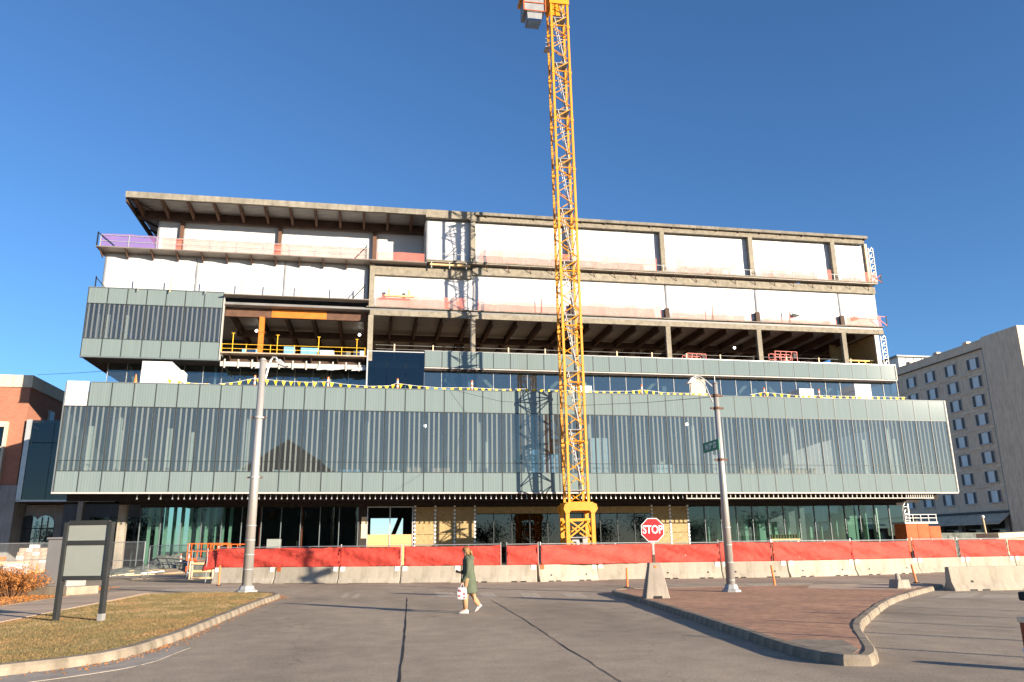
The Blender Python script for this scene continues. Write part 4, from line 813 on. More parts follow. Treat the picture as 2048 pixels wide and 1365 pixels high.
# hanging work lamps on the open floor
for i, (px_, py_, y, l) in enumerate([(513, 662, 72, 'round white work lamp hanging beside the orange column'), (719, 670, 72, 'round white work lamp hanging near the grey corner column'), (1012, 681, 74, 'round white work lamp hanging left of the crane mast'), (1469, 696, 72, 'round white work lamp hanging between the two red lifts'), (850, 852, 63, 'round white work lamp behind the lower glass left of the crane'), (1374, 849, 63, 'round white work lamp behind the lower glass by the street name sign')]):
    p = PY(px_, py_, y); t = thing('work_lamp', p, l, 'lamp'); MB().sphere(p, .13).build('globe', 'bulb', t, smooth=True); MB().tube((p.x, p.y, p.z+.12), (p.x, p.y, p.z+1.0 if i < 4 else 12.7), .012, 5).build('cord', 'black', t)
# scissor lifts
def scissor_lift(label, loc, zp, w, d, h, mat, rz=0, arms=True):
    t = thing('scissor_lift', loc, label, 'lift', None, rz); zr = zp
    MB().box(-w/2, -d/2, .18, w/2, d/2, .55).build('chassis', mat, t, bevel=.03)
    for x in (-w*.36, w*.36):
        for y in (-d/2, d/2): MB().tube((x, y-.06, .2), (x, y+.06, .2), .2, 12).build('wheel', 'rubber', t)
    n = 3
    for k in range(n):
        z0, z1 = .55+(zr-.6)*k/n, .55+(zr-.6)*(k+1)/n
        for y in (-d*.3, d*.3): MB().beam((-w*.4, y, z0), (w*.4, y, z1), .07).build('scissor_arm', mat, t); MB().beam((w*.4, y+.08, z0), (-w*.4, y+.08, z1), .07).build('scissor_arm', mat, t)
    MB().box(-w/2, -d/2, zr, w/2, d/2, zr+.18).build('platform', mat, t)
    for i in range(5):
        for y in (-d/2+.03, d/2-.03): x = -w/2+.03+(w-.06)*i/4; MB().box(x-.025, y-.025, zr+.18, x+.025, y+.025, zr+h).build('rail_post', mat, t)
    for zz in (zr+h*.55, zr+h):
        for y in (-d/2+.03, d/2-.03): MB().box(-w/2, y-.025, zz-.025, w/2, y+.025, zz+.025).build('rail', mat, t)
        for x in (-w/2+.03, w/2-.03): MB().box(x-.025, -d/2+.06, zz-.025, x+.025, d/2-.06, zz+.025).build('rail', mat, t)
    MB().box(w/2-.5, -d/2-.12, zr+h*.5, w/2-.2, -d/2-.01, zr+h*.85).build('control_box', 'black', t)
    return t
p = PY(1388,712,68.5); scissor_lift('red scissor lift on the open floor above the street name pole', (p.x, 68.5, 17.2), 1.0, 2.0, 1.1, 1.05, 'lift_red', .1)
p = PY(1566,716,68); scissor_lift('taller red scissor lift on the open floor near the right end', (p.x, 68, 17.2), 1.15, 2.4, 1.2, 1.25, 'lift_red', .05)
p = G(400,1163); pl = PY(418,1105,60); scissor_lift('bright orange scissor lift behind the end of the red fence screen', (pl.x, 60, site_z(pl.x, 60)-.02), .9, 2.7, 1.3, 1.15, 'lift_orange', .0)
pl = PY(460,1090,62.5); scissor_lift('second orange lift further back beside the bright one', (pl.x, 62.5, site_z(pl.x, 62.5)-.02), 1.15, 2.6, 1.2, .85, 'lift_orange', 0)
t = thing('yellow_trestle', (47, YU+.6, 17.2), 'yellow folding trestle beside the plywood end wall', 'trestle')
for x in (45.9, 46.6, 47.3): MB().beam((x, YU+.8, 17.2), (x+.3, YU+.8, 18.75), .06).build('leg', 'yellow_paint', t); MB().beam((x+.6, YU+.8, 17.2), (x+.3, YU+.8, 18.75), .06).build('leg', 'yellow_paint', t)
MB().box(44.6, YU+.75, 18.7, 47.8, YU+.85, 18.8).build('bar', 'yellow_paint', t)

# ================================================================ tower crane
CX, CY, MWD = 15.17, 57.7, 1.46
crane = thing('tower_crane', (CX, CY, 0), 'tall yellow lattice tower crane standing between the red fence and the building', 'crane')
MB().box(CX-3, CY-3, -.2, CX+3, CY+2.4, .25).build('base_block', 'grey_concrete', crane)
hw = .96; b0 = MB()
for sx_ in (-1, 1):
    for sy_ in (-1, 1): b0.box(CX+sx_*hw-.14, CY+sy_*hw*.9-.14, .25, CX+sx_*hw+.14, CY+sy_*hw*.9+.14, 4.1)
bs = b0.build('base_legs', 'crane_yellow', crane)
for yy in (CY-hw*.9, CY+hw*.9):
    for (za, zb_) in ((.4, 2.2), (2.2, 3.6)): MB().beam((CX-hw, yy, za), (CX+hw, yy, zb_), .11).build('brace', 'crane_yellow', bs); MB().beam((CX+hw, yy-.05, za), (CX-hw, yy-.05, zb_), .11).build('brace', 'crane_yellow', bs)
    MB().beam((CX-hw, yy, 3.55), (CX+hw, yy, 3.55), .14).build('brace', 'crane_yellow', bs); MB().beam((CX-hw, yy, 1.0), (CX+hw, yy, 1.0), .1).build('brace', 'crane_yellow', bs)
for xx in (CX-hw, CX+hw):
    for (za, zb_) in ((.4, 2.2), (2.2, 3.6)): MB().beam((xx, CY-hw*.9, za), (xx, CY+hw*.9, zb_), .11).build('brace', 'crane_yellow', bs)
for yy in (CY-hw*.9-.18, CY+hw*.9-.1): MB().prism_y([(CX-1.1, 4.0), (CX-.85, 4.0), (CX-.7, 4.2), (CX+.7, 4.2), (CX+.85, 4.0), (CX+1.1, 4.0), (CX+1.32, 4.3), (CX+1.25, 4.65), (CX+.85, 4.8), (CX-.85, 4.8), (CX-1.15, 4.65), (CX-1.25, 4.3)], yy, yy+.28).build('collar_plate', 'crane_yellow', bs)
for xx in (CX-1.05, CX+.85): MB().box(xx, CY-.85, 4.05, xx+.2, CY+.9, 4.8).build('collar_side', 'crane_yellow', bs)
MB().box(CX-.75, CY-.8, 2.25, CX+.75, CY+.8, 2.32).build('platform', 'crane_grey', bs); MB().box(CX+.05, CY-1.25, 1.2, CX+.4, CY-1.0, 2.2).build('electrics_box', 'cabinet', bs)
MB().beam((CX+.1, CY-.3, .3), (CX-.3, CY-.3, 2.3), .5, .06).build('ladder', 'crane_white', bs)
HM = MWD/2; SH = 4.52; NZ = 4; zbase = 4.75
def mast_section(z0):
    s = MB()
    for sx_ in (-1, 1):
        for sy_ in (-1, 1): s.box(CX+sx_*HM-.085, CY+sy_*HM-.085, z0, CX+sx_*HM+.085, CY+sy_*HM+.085, z0+SH)
    for sx_ in (-1, 1):
        for sy_ in (-1, 1): s.box(CX+sx_*HM-.12, CY+sy_*HM-.12, z0+SH-.22, CX+sx_*HM+.12, CY+sy_*HM+.12, z0+SH+.0)
    so_ = s.build('mast_section', 'crane_yellow', crane, org=(CX, CY, z0)); dz = SH/NZ
    for f in range(4):
        for k in range(NZ):
            a, b = (-HM, HM) if (k+f) % 2 == 0 else (HM, -HM); za, zb_ = z0+k*dz+.08, z0+(k+1)*dz-.08
            off = (-HM, HM)[f % 2]
            p, q = ((CX+a, CY+off, za), (CX+b, CY+off, zb_)) if f < 2 else ((CX+off, CY+a, za), (CX+off, CY+b, zb_))
            MB().tube(p, q, .042, 6).build('brace', 'crane_yellow', so_)
        p, q = ((CX-HM, CY+off, z0+.05), (CX+HM, CY+off, z0+.05)) if f < 2 else ((CX+off, CY-HM, z0+.05), (CX+off, CY+HM, z0+.05))
        MB().tube(p, q, .05, 6).build('brace', 'crane_yellow', so_)
    MB().box(CX-HM+.1, CY-HM+.12, z0+.9, CX+HM-.1, CY+HM-.12, z0+.96).build('platform', 'crane_grey', so_)
    l = MB(); a, b = Vector((CX+.38, CY-.35, z0+.96)), Vector((CX-.40, CY-.35, z0+.96+SH))
    for y in (-.22, .22): l.beam(a+Vector((0, y, 0)), b+Vector((0, y, 0)), .055)
    for k in range(14): c = a.lerp(b, (k+.5)/14); l.box(c.x-.02, c.y-.22, c.z-.02, c.x+.02, c.y+.22, c.z+.02)
    for k in range(6):
        c = a.lerp(b, .22+k*.14); l.path([(c.x-.05, c.y-.3, c.z), (c.x-.05+.45, c.y-.26, c.z+.05), (c.x+.4, c.y+.26, c.z+.05), (c.x-.05, c.y+.3, c.z)], .016, 4)
    l.build('ladder', 'crane_white', so_); return so_
sec = mast_section(zbase)
for k in range(1, 10): copy_tree(sec, sec.location + Vector((0, 0, SH*k)), parent=crane)
ztop = zbase+SH*10
MB().tube((CX+.3, CY+.2, 5), (CX+.45, CY+.2, ztop), .05, 6).build('power_cable', 'black', crane)
MB().box(CX-HM-.15, CY-HM-.15, 47.6, CX+HM+.15, CY-HM+.02, 48.9).build('top_frame', 'crane_yellow', crane)
MB().box(CX-HM-.15, CY+HM-.02, 47.6, CX+HM+.15, CY+HM+.15, 48.9).build('top_frame', 'crane_yellow', crane)
MB().tube((CX, CY, ztop), (CX, CY, ztop+1.0), 1.2, 20).build('slewing_ring', 'crane_yellow', crane)
MB().box(CX-3.4, CY-1.3, 48.0, CX-HM-.1, CY+.9, 48.35).build('side_platform', 'crane_yellow', crane)
cab = MB().prism_y([(CX-3.15, 46.55), (CX-1.35, 46.55), (CX-1.35, 48.0), (CX-3.15, 48.0)], CY-1.0, CY+.8).build('cab', 'crane_grey', crane)
MB().prism_y([(CX-2.85, 45.75), (CX-1.65, 45.75), (CX-1.55, 46.55), (CX-2.9, 46.55)], CY-.9, CY+.4).build('cab_nose', 'crane_grey', cab)
MB().box(CX-2.8, CY-.95, 45.55, CX-1.7, CY+.2, 45.76).build('cab_window', 'pale_glass', cab)
for x in (CX-3.25, CX-1.35): MB().box(x, CY-1.1, 46.45, x+.1, CY-1.0, 48.1).build('cab_frame', 'rust_orange', cab)
for z in (46.45, 47.25, 48.0): MB().box(CX-3.25, CY-1.08, z, CX-1.25, CY-1.02, z+.07).build('cab_rail', 'rust_orange', cab)
wb = MB().box(CX-HM-.55, CY-.5, 43.4, CX-HM-.1, CY+.4, 43.46).build('side_basket', 'galv_dull', crane)
for z in (43.8, 44.2): MB().box(CX-HM-.56, CY-.5, z, CX-HM-.1, CY-.46, z+.04).build('basket_rail', 'galv_dull', wb)
jib = MB()
for sgn in (-1, 1): jib.beam((CX, CY-.6*sgn, ztop+1.3), (CX+30, CY-.6*sgn, ztop+19), .14)
jib.beam((CX, CY, ztop+2.8), (CX+30, CY, ztop+20.3), .14)
jb_ = jib.build('jib', 'crane_yellow', crane)
for k in range(15): a = Vector((CX+k*2, CY-.6, ztop+1.3+k*1.18)); MB().beam(a, a+Vector((1, .6, 2.0)), .08).build('brace', 'crane_yellow', jb_)
MB().box(CX-9.9, CY-.9, ztop+1.2, CX-8.1, CY+.9, ztop+3).build('counterweight', 'grey_concrete', crane)
MB().beam((CX, CY, ztop+1.35), (CX-9.5, CY, ztop+1.35), 1.2, .3).build('counter_jib', 'crane_yellow', crane)
crane.rotation_euler[1] = -.0075

# ================================================================ concrete barriers and the red screened fence
PROF = [(-.30, 0), (.30, 0), (.30, .075), (.165, .30), (.105, .80), (-.105, .80), (-.165, .30), (-.30, .075)]
BLAB = ['pale concrete barrier at the left end of the red fence beside the stacked pallets', 'pale concrete barrier behind the left lamp post with a rusty end plate', 'second whitish concrete barrier right of the left lamp post', 'whitish concrete barrier under the first slit in the red screen', 'whitish concrete barrier behind the walking person', 'grey-beige concrete barrier below the crane with a rusty end plate', 'white painted concrete barrier left of the stop sign', 'concrete barrier with two lifting holes right of the stop sign', 'concrete barrier right of the street name pole', 'concrete barrier two along from the street name pole', 'concrete barrier behind the small broken post base', 'whitish smooth barrier left of the loose barrier', 'whitish barrier behind the loose barrier', 'last whitish barrier at the right end of the fence']
def barrier(label, a, b, slots=True, holes=True, plates=True, rust=False, mat='barrier_concrete'):
    a, b = Vector(a), Vector(b); L = (b-a).length-.05; ang = math.atan2((b-a).y, (b-a).x); c = (a+b)/2
    t = thing('concrete_barrier', (c.x, c.y, 0), label, 'barrier', 'concrete barriers along the street', ang)
    m = MB(); j = random.uniform(-.015, .015)
    bm = bmesh.new(); xs_ = [-L/2, -L/2+.04, L/2-.04, L/2]; rings = []
    for k, x in enumerate(xs_):
        s = .97 if k in (0, 3) else 1; rings.append([(x, y*s, z*(.985 if k in (0, 3) else 1)+j*0) for y, z in PROF])
    body = m.loft(rings).build('body', mat, t); bm.free()
    if slots:
        for x in (-L*.32, -L*.2, L*.2, L*.32): MB().box(x-.14, -.306, 0, x+.14, -.2, .055).build('drain_slot', 'black', t)
    else: MB().box(-L*.33, -.304, 0, L*.33, -.2, .02).build('drain_slot', 'black', t)
    if holes:
        for x in (-L*.3, L*.3): MB().tube((x, -.185, .3), (x, -.1, .3), .045, 10).build('lifting_hole', 'black', t)
    if plates:
        for x in (-L/2+.17, L/2-.17): MB().box(x-.11, -.135, .58, x+.11, -.10, .80).build('reflector_plate', 'rust_orange' if (rust and x < 0) else 'sign_white', t)
    return t
for i in range(len(JT)-1):
    a, b = JT[i].copy(), JT[i+1].copy(); a.y += .3; b.y += .3
    barrier(BLAB[i], a, b, i >= 4 and i not in (6, 11, 12, 13), i >= 5 and i not in (6, 11, 12, 13), True, i in (1, 5))
a = G(1908,1183); b = Vector((23.9, 25.25, 0)); barrier('loose grey concrete barrier standing on the road past the brick median', (a.x+.05, a.y+.3, 0), (b.x, b.y, 0), True, True, False)
# screens: stretched fabric between fence posts standing on the barriers
def along(px_):                                                       # photo column -> distance point on the barrier line
    for k in range(len(JX)-1):
        if JX[k][0] <= px_ <= JX[k+1][0]: f = (px_-JX[k][0])/(JX[k+1][0]-JX[k][0]); p = JT[k].lerp(JT[k+1], f); return Vector((p.x, p.y+.3, 0))
    p = JT[-1] if px_ > 1000 else JT[0]; return Vector((p.x, p.y+.3, 0))
SCR = [(428, 678, 'red fabric screen at the left end of the fence, behind the lamp post'), (678, 801, 'red fabric screen left of the first slit'), (808, 1004, 'red fabric screen behind the walking person'), (1016, 1080, 'short red fabric screen left of the crane base'), (1085, 1311, 'red fabric screen in front of the crane base, left of the stop sign'), (1311, 1447, 'red fabric screen right of the stop sign'), (1447, 1554, 'red fabric screen behind the street name pole'), (1556, 1716, 'red fabric screen with a pointed slit right of the street name pole'), (1716, 1832, 'red fabric screen behind the small broken post base'), (1840, 1925, 'narrow red fabric screen next to the orange platform'), (1932, 2028, 'red fabric screen behind the loose barrier'), (2032, 2128, 'creased red fabric screen at the far right')]
for i, (xa, xb, l) in enumerate(SCR):
    a, b = along(xa), along(xb); d = b-a; L = d.length; ang = math.atan2(d.y, d.x)
    t = thing('fence_screen', (a.x, a.y, .8), l, 'fence', 'red fence screens on the barriers', ang); ORG[t.name] = Vector((0, 0, .8))
    w = wob(200+i); w2 = wob(300+i); zt = 1.74+random.uniform(-.02, .04)
    def fn(u, v):
        e = 1-abs(2*u-1)**6
        return (.06*w(u*1.2, v*2.2)+.045*w2(u*3-v*1.5, v+u)+.05*math.sin(2.6*(u*L*.7+v*2.6)+i)*e+.03*max(0, math.sin(5*(u*L*.5-v*1.6)+2*i))**3, -.035*v*math.sin(math.pi*u)*(i % 3)*.6 + .02*w(u, 0)*(1-v))
    MB().sheet((0, -.02, .80), (L, 0, 0), (0, 0, zt-.80), max(16, int(L*10)), 14, fn, .006).build('fabric', 'red_fabric', t, smooth=True)
    MB().tube((0, .05, zt+.05), (L, .05, zt+.05), .024, 6).build('top_rail', 'galv', t); MB().tube((0, .05, .83), (L, .05, .83), .02, 6).build('bottom_rail', 'galv_dull', t)
    n = max(1, round(L/1.83))
    for k in range(n+1): x = L*k/n; MB().tube((x, .06, .80), (x, .06, zt+(.14 if k in (0, n) else .05)), .026, 6).build('post', 'galv', t)
    MB().box(0, -.03, zt-.02, L, -.018, zt+.0).build('hem', 'post_black', t)
    for x in (.02, L-.05): MB().box(x, -.045, .82, x+.03, -.032, zt-.03).build('edge_hem', 'post_black' if i in (6, 10) else 'red_fabric', t)
# folded end of the screen
a = along(426); t = thing('screen_end', (a.x, a.y, .6), 'red screen wrapped round the left end of the fence', 'fence')
MB().sheet((a.x-.75, a.y+.4, .62), (.78, -.42, .12), (.25, 0, 1.0), 8, 8, lambda u, v, w=wob(401): .06*w(u, v), .008).build('fabric', 'red_fabric', t, smooth=True); MB().tube((a.x-.5, a.y+.3, .0), (a.x-.5, a.y+.3, 1.78), .026, 6).build('post', 'galv', t)

# ================================================================ chain-link fence on the left
def chainlink(label, a, b, h=1.95, z=0):
    a, b = Vector((a[0], a[1], 0)), Vector((b[0], b[1], 0)); d = b-a; L = d.length; u = d/L; t = thing('chain_link_fence', ((a.x+b.x)/2, (a.y+b.y)/2, z), label, 'fence', 'temporary chain-link panels')
    P = lambda s, zz: (a.x+u.x*s, a.y+u.y*s, z+zz)
    for s in (0, L): MB().tube(P(s, 0), P(s, h), .028, 6).build('post', 'galv', t)
    for zz in (.1, h*.5, h): MB().tube(P(0, zz), P(L, zz), .022, 6).build('rail', 'galv', t)
    step = .13; vs = []; r = .004
    for sg in (1, -1):
        s = -h
        while s < L+h:
            s0, z0, s1, z1 = s, .1, s+(h-.1), h
            if s0 < 0: z0 += -s0; s0 = 0
            if s1 > L: z1 -= s1-L; s1 = L
            if s1 > s0:
                A = (s0, z0) if sg == 1 else (L-s0, z0); B = (s1, z1) if sg == 1 else (L-s1, z1)
                p, q = Vector(P(*A)), Vector(P(*B)); nn = Vector((0, 0, r)); mm = Vector((u.x*r, u.y*r, 0))*(-sg)
                vs += [p-nn-mm, q-nn-mm, q+nn+mm, p+nn+mm]
            s += step
    w_ = mesh_np('wire_mesh', np.array([tuple(v) for v in vs]), None, 'chain', t, 4); w_['kind'] = 'stuff'
    return t
fz = .18
pts = [(-44, 62), (-34.5, 60.2), (-25.5, 58.0), (-19.0, 56.3)]
for i in range(3): chainlink(['chain-link panel in front of the brick pallet at the far left', 'chain-link panel in front of the mirrored arches', 'chain-link panel behind the grey utility cabinet'][i], pts[i], pts[i+1], 2.1, fz)
gA, gB, gC = G(283,1160), G(365,1163), G(420,1166)
chainlink('chain-link panel right of the blank notice board', (-18.9, 56.2), (gA.x, gA.y, 0), 2.2, .05); chainlink('leaning chain-link panel beside the two red striped posts', (gA.x+.25, gA.y+.2), (gB.x+.2, gB.y), 1.95, .05); chainlink('short chain-link panel meeting the end barrier', (gB.x+.35, gB.y+.3), (gC.x-.2, gC.y-.2), 1.7, .05)
tag(MB().box(gA.x-.5, gA.y-.3, 0, gA.x+.6, gA.y+.2, .09).build('ballast_block', 'kerb_concrete'), 'pale concrete foot under the chain-link joint', 'block')

# ================================================================ small street furniture
def delineator(label, px_, py_, h, tilt=0, striped=False, z=0):
    p = G(px_, py_, z); t = thing('delineator_post', (p.x, p.y, z), label, 'post', 'orange delineator posts')
    MB().tube((p.x, p.y, z), (p.x, p.y, z+.045), .14, 12, .11).build('base', 'rubber', t); q = p+Vector((tilt, 0, h))
    MB().tube((p.x, p.y, z+.04), q, .045, 10, .04).build('tube', 'delineator', t, smooth=False)
    for f in (.62, .8): c = p.lerp(q, f); c2 = p.lerp(q, f+.1); MB().tube(c, c2, .047, 10).build('band', 'sign_white' if striped else 'delineator', t)
    return t
delineator('orange delineator post on the street left of the stop sign', 1255, 1176, .78); delineator('tilted orange delineator post right of the street name pole', 1550, 1173, .82, -.08); delineator('leaning orange delineator post near the loose barrier', 1833, 1167, .76, -.12)
delineator('orange delineator post left of the left lamp post', 437, 1172, .95); delineator('orange delineator post beside the utility cabinet', 70, 1167, 1.05)
delineator('red and white striped post left of the wooden crate', 358, 1151, 1.5, .03, True); delineator('second red and white striped post left of the wooden crate', 374, 1152, 1.5, .03, True)
# small precast base without its post
p = G(1800,1177,.13); t = thing('broken_post_base', (p.x, p.y, .139), 'small grey precast base with a stub post at the edge of the median', 'post base')
MB().prism_y([(p.x-.26, .139), (p.x+.26, .139), (p.x+.2, .42), (p.x-.2, .42)], p.y-.25, p.y+.25).build('base', 'grey_concrete', t, bevel=.02); MB().tube((p.x-.03, p.y, .42), (p.x-.05, p.y, .62), .09, 8, .06).build('stub', 'grey_concrete', t); MB().box(p.x-.34, p.y-.32, .12, p.x+.36, p.y+.32, .145).build('pad', 'kerb_concrete', t)
# stop sign in a concrete base
p = G(1312,1197,.13); t = thing('stop_sign', (p.x, p.y, .135), 'red octagonal STOP sign on a tapered grey concrete base', 'stop sign', None, -.13)
MB().loft([[(-.36, -.3, 0), (.36, -.3, 0), (.36, .3, 0), (-.36, .3, 0)], [(-.17, -.14, 1.02), (.17, -.14, 1.02), (.17, .14, 1.02), (-.17, .14, 1.02)]]).build('base', 'grey_concrete', t, bevel=.02)
MB().box(-.12, -.315, -.002, .12, -.27, .075).build('fork_slot', 'black', t); MB().tube((0, -.175, .9), (0, -.155, .9), .04, 10).build('reflector', 'delineator', t)
MB().box(-.03, -.03, 1.0, .03, .03, 1.9).build('post', 'galv_dull', t); MB().box(-.045, -.04, 1.0, .045, .04, 1.25).build('sleeve', 'rust_steel', t)
Z = 1.975; R8 = lambda r: [(r*math.cos(rad(22.5+45*k)), Z+r*math.sin(rad(22.5+45*k))) for k in range(8)]
fc = MB().prism_y(R8(.375), -.055, -.04).build('sign_face', 'sign_white', t); MB().prism_y(R8(.352), -.06, -.0565).build('red_field', 'stop_red', fc)
me = text_mesh('STOP', .30); me.materials.append(Mt('sign_white')); lo = bpy.data.objects.new('lettering', me); COL.objects.link(lo); lo.parent = fc; lo.rotation_euler = (rad(90), 0, 0); lo.location = Vector((0, -.0635, Z)) - ORG[fc.name]; lo.scale = (.86, 1.12, 1)
# lamp posts
p = G(493,1184,.13); H = PY(527,722,p.y).z
t = thing('street_lamp', (p.x, p.y, .125), 'grey steel street lamp on the left verge with a short curved arm', 'street lamp')
MB().tube((p.x, p.y, .125), (p.x, p.y, H), .20, 20, .125).build('pole', 'pole_metal', t, smooth=True); MB().tube((p.x, p.y, H), (p.x, p.y, H+.1), .15, 16, .09).build('cap', 'pole_metal', t)
MB().loft([[(p.x+.42*math.cos(a)*s, p.y+.42*math.sin(a)*s, z) for a in np.linspace(0, 6.283, 9)[:-1]] for s, z in ((.95, .125), (.95, .18), (.7, .22), (.6, .34), (.5, .36))]).build('base_plate', 'galv_dull', t)
for z in (.74*H, .48*H): MB().tube((p.x, p.y, z), (p.x, p.y, z+.07), .20, 16).build('clamp', 'galv_dull', t); MB().box(p.x-.3, p.y-.03, z, p.x-.19, p.y+.03, z+.06).build('clamp_bolt', 'rust_steel', t); MB().box(p.x+.19, p.y-.03, z, p.x+.3, p.y+.03, z+.06).build('clamp_bolt', 'rust_steel', t)
for z in np.linspace(.4, .28*H, 5)[1:]: MB().tube((p.x, p.y, z), (p.x, p.y, z+.025), .205, 16).build('band', 'galv_dull', t)
arm = [PY(*q, p.y) for q in ((531,757),(536,738),(541,722),(546,715),(552,716),(556,722))]
MB().path(arm, .045, 8).build('arm', 'galv', t); q = arm[-1]; MB().prism_y([(q.x-.1, q.z), (q.x+.1, q.z+.05), (q.x+.42, q.z-.22), (q.x+.3, q.z-.26), (q.x, q.z-.14)], q.y-.12, q.y+.12).build('lamp_head', 'galv', t)
p = G(1463,1184,.13); H = PY(1430,768,p.y).z
t = thing('street_lamp', (p.x, p.y, .135), 'grey steel street lamp on the brick median carrying a green street name sign', 'street lamp')
MB().tube((p.x, p.y, .135), (p.x, p.y, H), .15, 20, .085).build('pole', 'pole_metal', t, smooth=True); MB().tube((p.x, p.y, H), (p.x, p.y, H+.08), .12, 14, .04).build('cap', 'pole_metal', t); MB().tube((p.x, p.y, H+.05), (p.x, p.y, H+.3), .01, 5).build('spike', 'galv', t)
MB().loft([[(p.x+.33*math.cos(a)*s, p.y+.33*math.sin(a)*s, z) for a in np.linspace(0, 6.283, 9)[:-1]] for s, z in ((1, .135), (1, .19), (.75, .23), (.62, .36), (.5, .38))]).build('base_plate', 'galv_dull', t)
for k, z in enumerate([PY(1432,792,p.y).z, PY(1433,817,p.y).z, PY(1442,920,p.y).z]):
    MB().tube((p.x, p.y, z-.04), (p.x, p.y, z+.04), .135, 14).build('clamp', 'rust_steel', t)
    for s in (-1, 1): MB().box(p.x+s*.12, p.y-.04, z-.03, p.x+s*.24, p.y+.03, z+.03).build('clamp_bolt', 'rust_steel', t)
for z in np.linspace(.5, 2.2, 4): MB().tube((p.x, p.y, z), (p.x, p.y, z+.02), .152, 14).build('band', 'galv_dull', t)
for pix in (((1424,773),(1412,762),(1402,755),(1393,752.5),(1384,756),(1378,760)), ((1426,806),(1418,790),(1412,775),(1404,763),(1396,757),(1390,755))): MB().path([PY(*q, p.y-.1) for q in pix], .024, 8).build('gooseneck', 'galv_dull', t)
q = PY(1378,761,p.y-.1); MB().prism_y([(q.x-.12, q.z-.14), (q.x+.06, q.z+.06), (q.x+.22, q.z+.05), (q.x+.12, q.z-.1)], q.y-.14, q.y+.14).build('lamp_head', 'pole_metal', t)
sa, sb, sc = PY(1413,889,p.y-.2), PY(1443,880,p.y-.2), PY(1414,907,p.y-.2)
# street name blade: bolted to the pole, pointing along the cross direction
bl = thing('street_name_sign', (p.x, p.y-.16, sc.z), 'green street name sign N 17TH ST fixed to the lamp post', 'street sign', None, 0)
bpy.data.objects.remove(bl); 
Lb = 1.3; hb = .36; zc = (sb.z + PY(1444,900,p.y).z)/2+.01; ang = rad(-90)
blade = MB().box(-Lb+.2, -.012, -hb/2, .2, .012, hb/2).build('street_name_sign', 'sign_green', org=(0, 0, 0))
blade.parent = t; blade.rotation_euler[2] = ang; ORG[blade.name] = Vector((0, 0, 0)); blade.location = Vector((p.x-.16, p.y-.1, zc)) - ORG[t.name]
me = text_mesh('N 17   ST', .28); me.materials.append(Mt('sign_letter')); lo = bpy.data.objects.new('lettering', me); COL.objects.link(lo); lo.parent = blade; lo.rotation_euler = (rad(90), 0, 0); lo.location = (-.46, -.0165, -.01); lo.scale = (.80, 1, 1)
me = text_mesh('TH', .11); me.materials.append(Mt('sign_letter')); lo = bpy.data.objects.new('lettering', me); COL.objects.link(lo); lo.parent = blade; lo.rotation_euler = (rad(90), 0, 0); lo.location = (-.40, -.0165, .055); lo.scale = (.8, 1, 1)
# blank notice board on the verge
pa, pb = G(121,1240,.12), G(193,1245,.12); d = pb-pa; wn_ = d.length; ang = rad(-15); wn_ = 1.1; hh = PY(150,1045,(pa.y+pb.y)/2).z
t = thing('notice_board', ((pa.x+pb.x)/2, (pa.y+pb.y)/2, .12), 'blank grey two-panel notice board in a black frame on the lawn', 'sign board', None, ang); w2 = wn_/2; hh -= .12
for x in (-w2, w2): MB().box(x-.05, -.07, 0, x+.05, .07, hh).build('post', 'post_black', t, bevel=.008)
zb1 = hh*.405; zb2 = hh*.765
for z in (zb1, zb2, hh-.06): MB().box(-w2+.052, -.055, z, w2-.052, .055, z+.1).build('crossbar', 'post_black', t)
MB().box(-w2+.055, -.02, zb1+.1, w2-.055, .02, zb2).build('panel', 'board_face', t); MB().box(-w2+.055, -.02, zb2+.1, w2-.055, .02, hh-.06).build('panel', 'board_face', t)
MB().box(w2-.056, -.075, 0, w2+.056, .075, .16).build('post_shoe', 'galv', t)
# utility cabinet
pa, pb = G(92,1184,.2), G(127,1189,.2); cx_, cy_ = (pa.x+pb.x)/2, (pa.y+pb.y)/2; zt = PY(110,1075,cy_).z
t = thing('utility_cabinet', (cx_+.2, cy_+.3, .13), 'tall grey metal utility cabinet on a concrete pad behind the notice board', 'cabinet', None, -.55)
MB().box(-1.0, -.7, 0, 1.0, .7, .3).build('pad', 'kerb_concrete', t, bevel=.02); MB().box(-.62, -.42, .3, .62, .42, zt-.2).build('body', 'cabinet', t, bevel=.015)
MB().box(-.66, -.46, zt-.2, .66, .46, zt-.13).build('lid', 'cabinet', t); MB().box(.5, -.432, .36, .53, -.422, zt-.26).build('door_seam', 'post_black', t); MB().box(.625, -.3, .5, .64, .3, zt-.4).build('side_door', 'cabinet', t); MB().box(.40, -.45, 1.2, .44, -.425, 1.5).build('handle', 'galv', t)
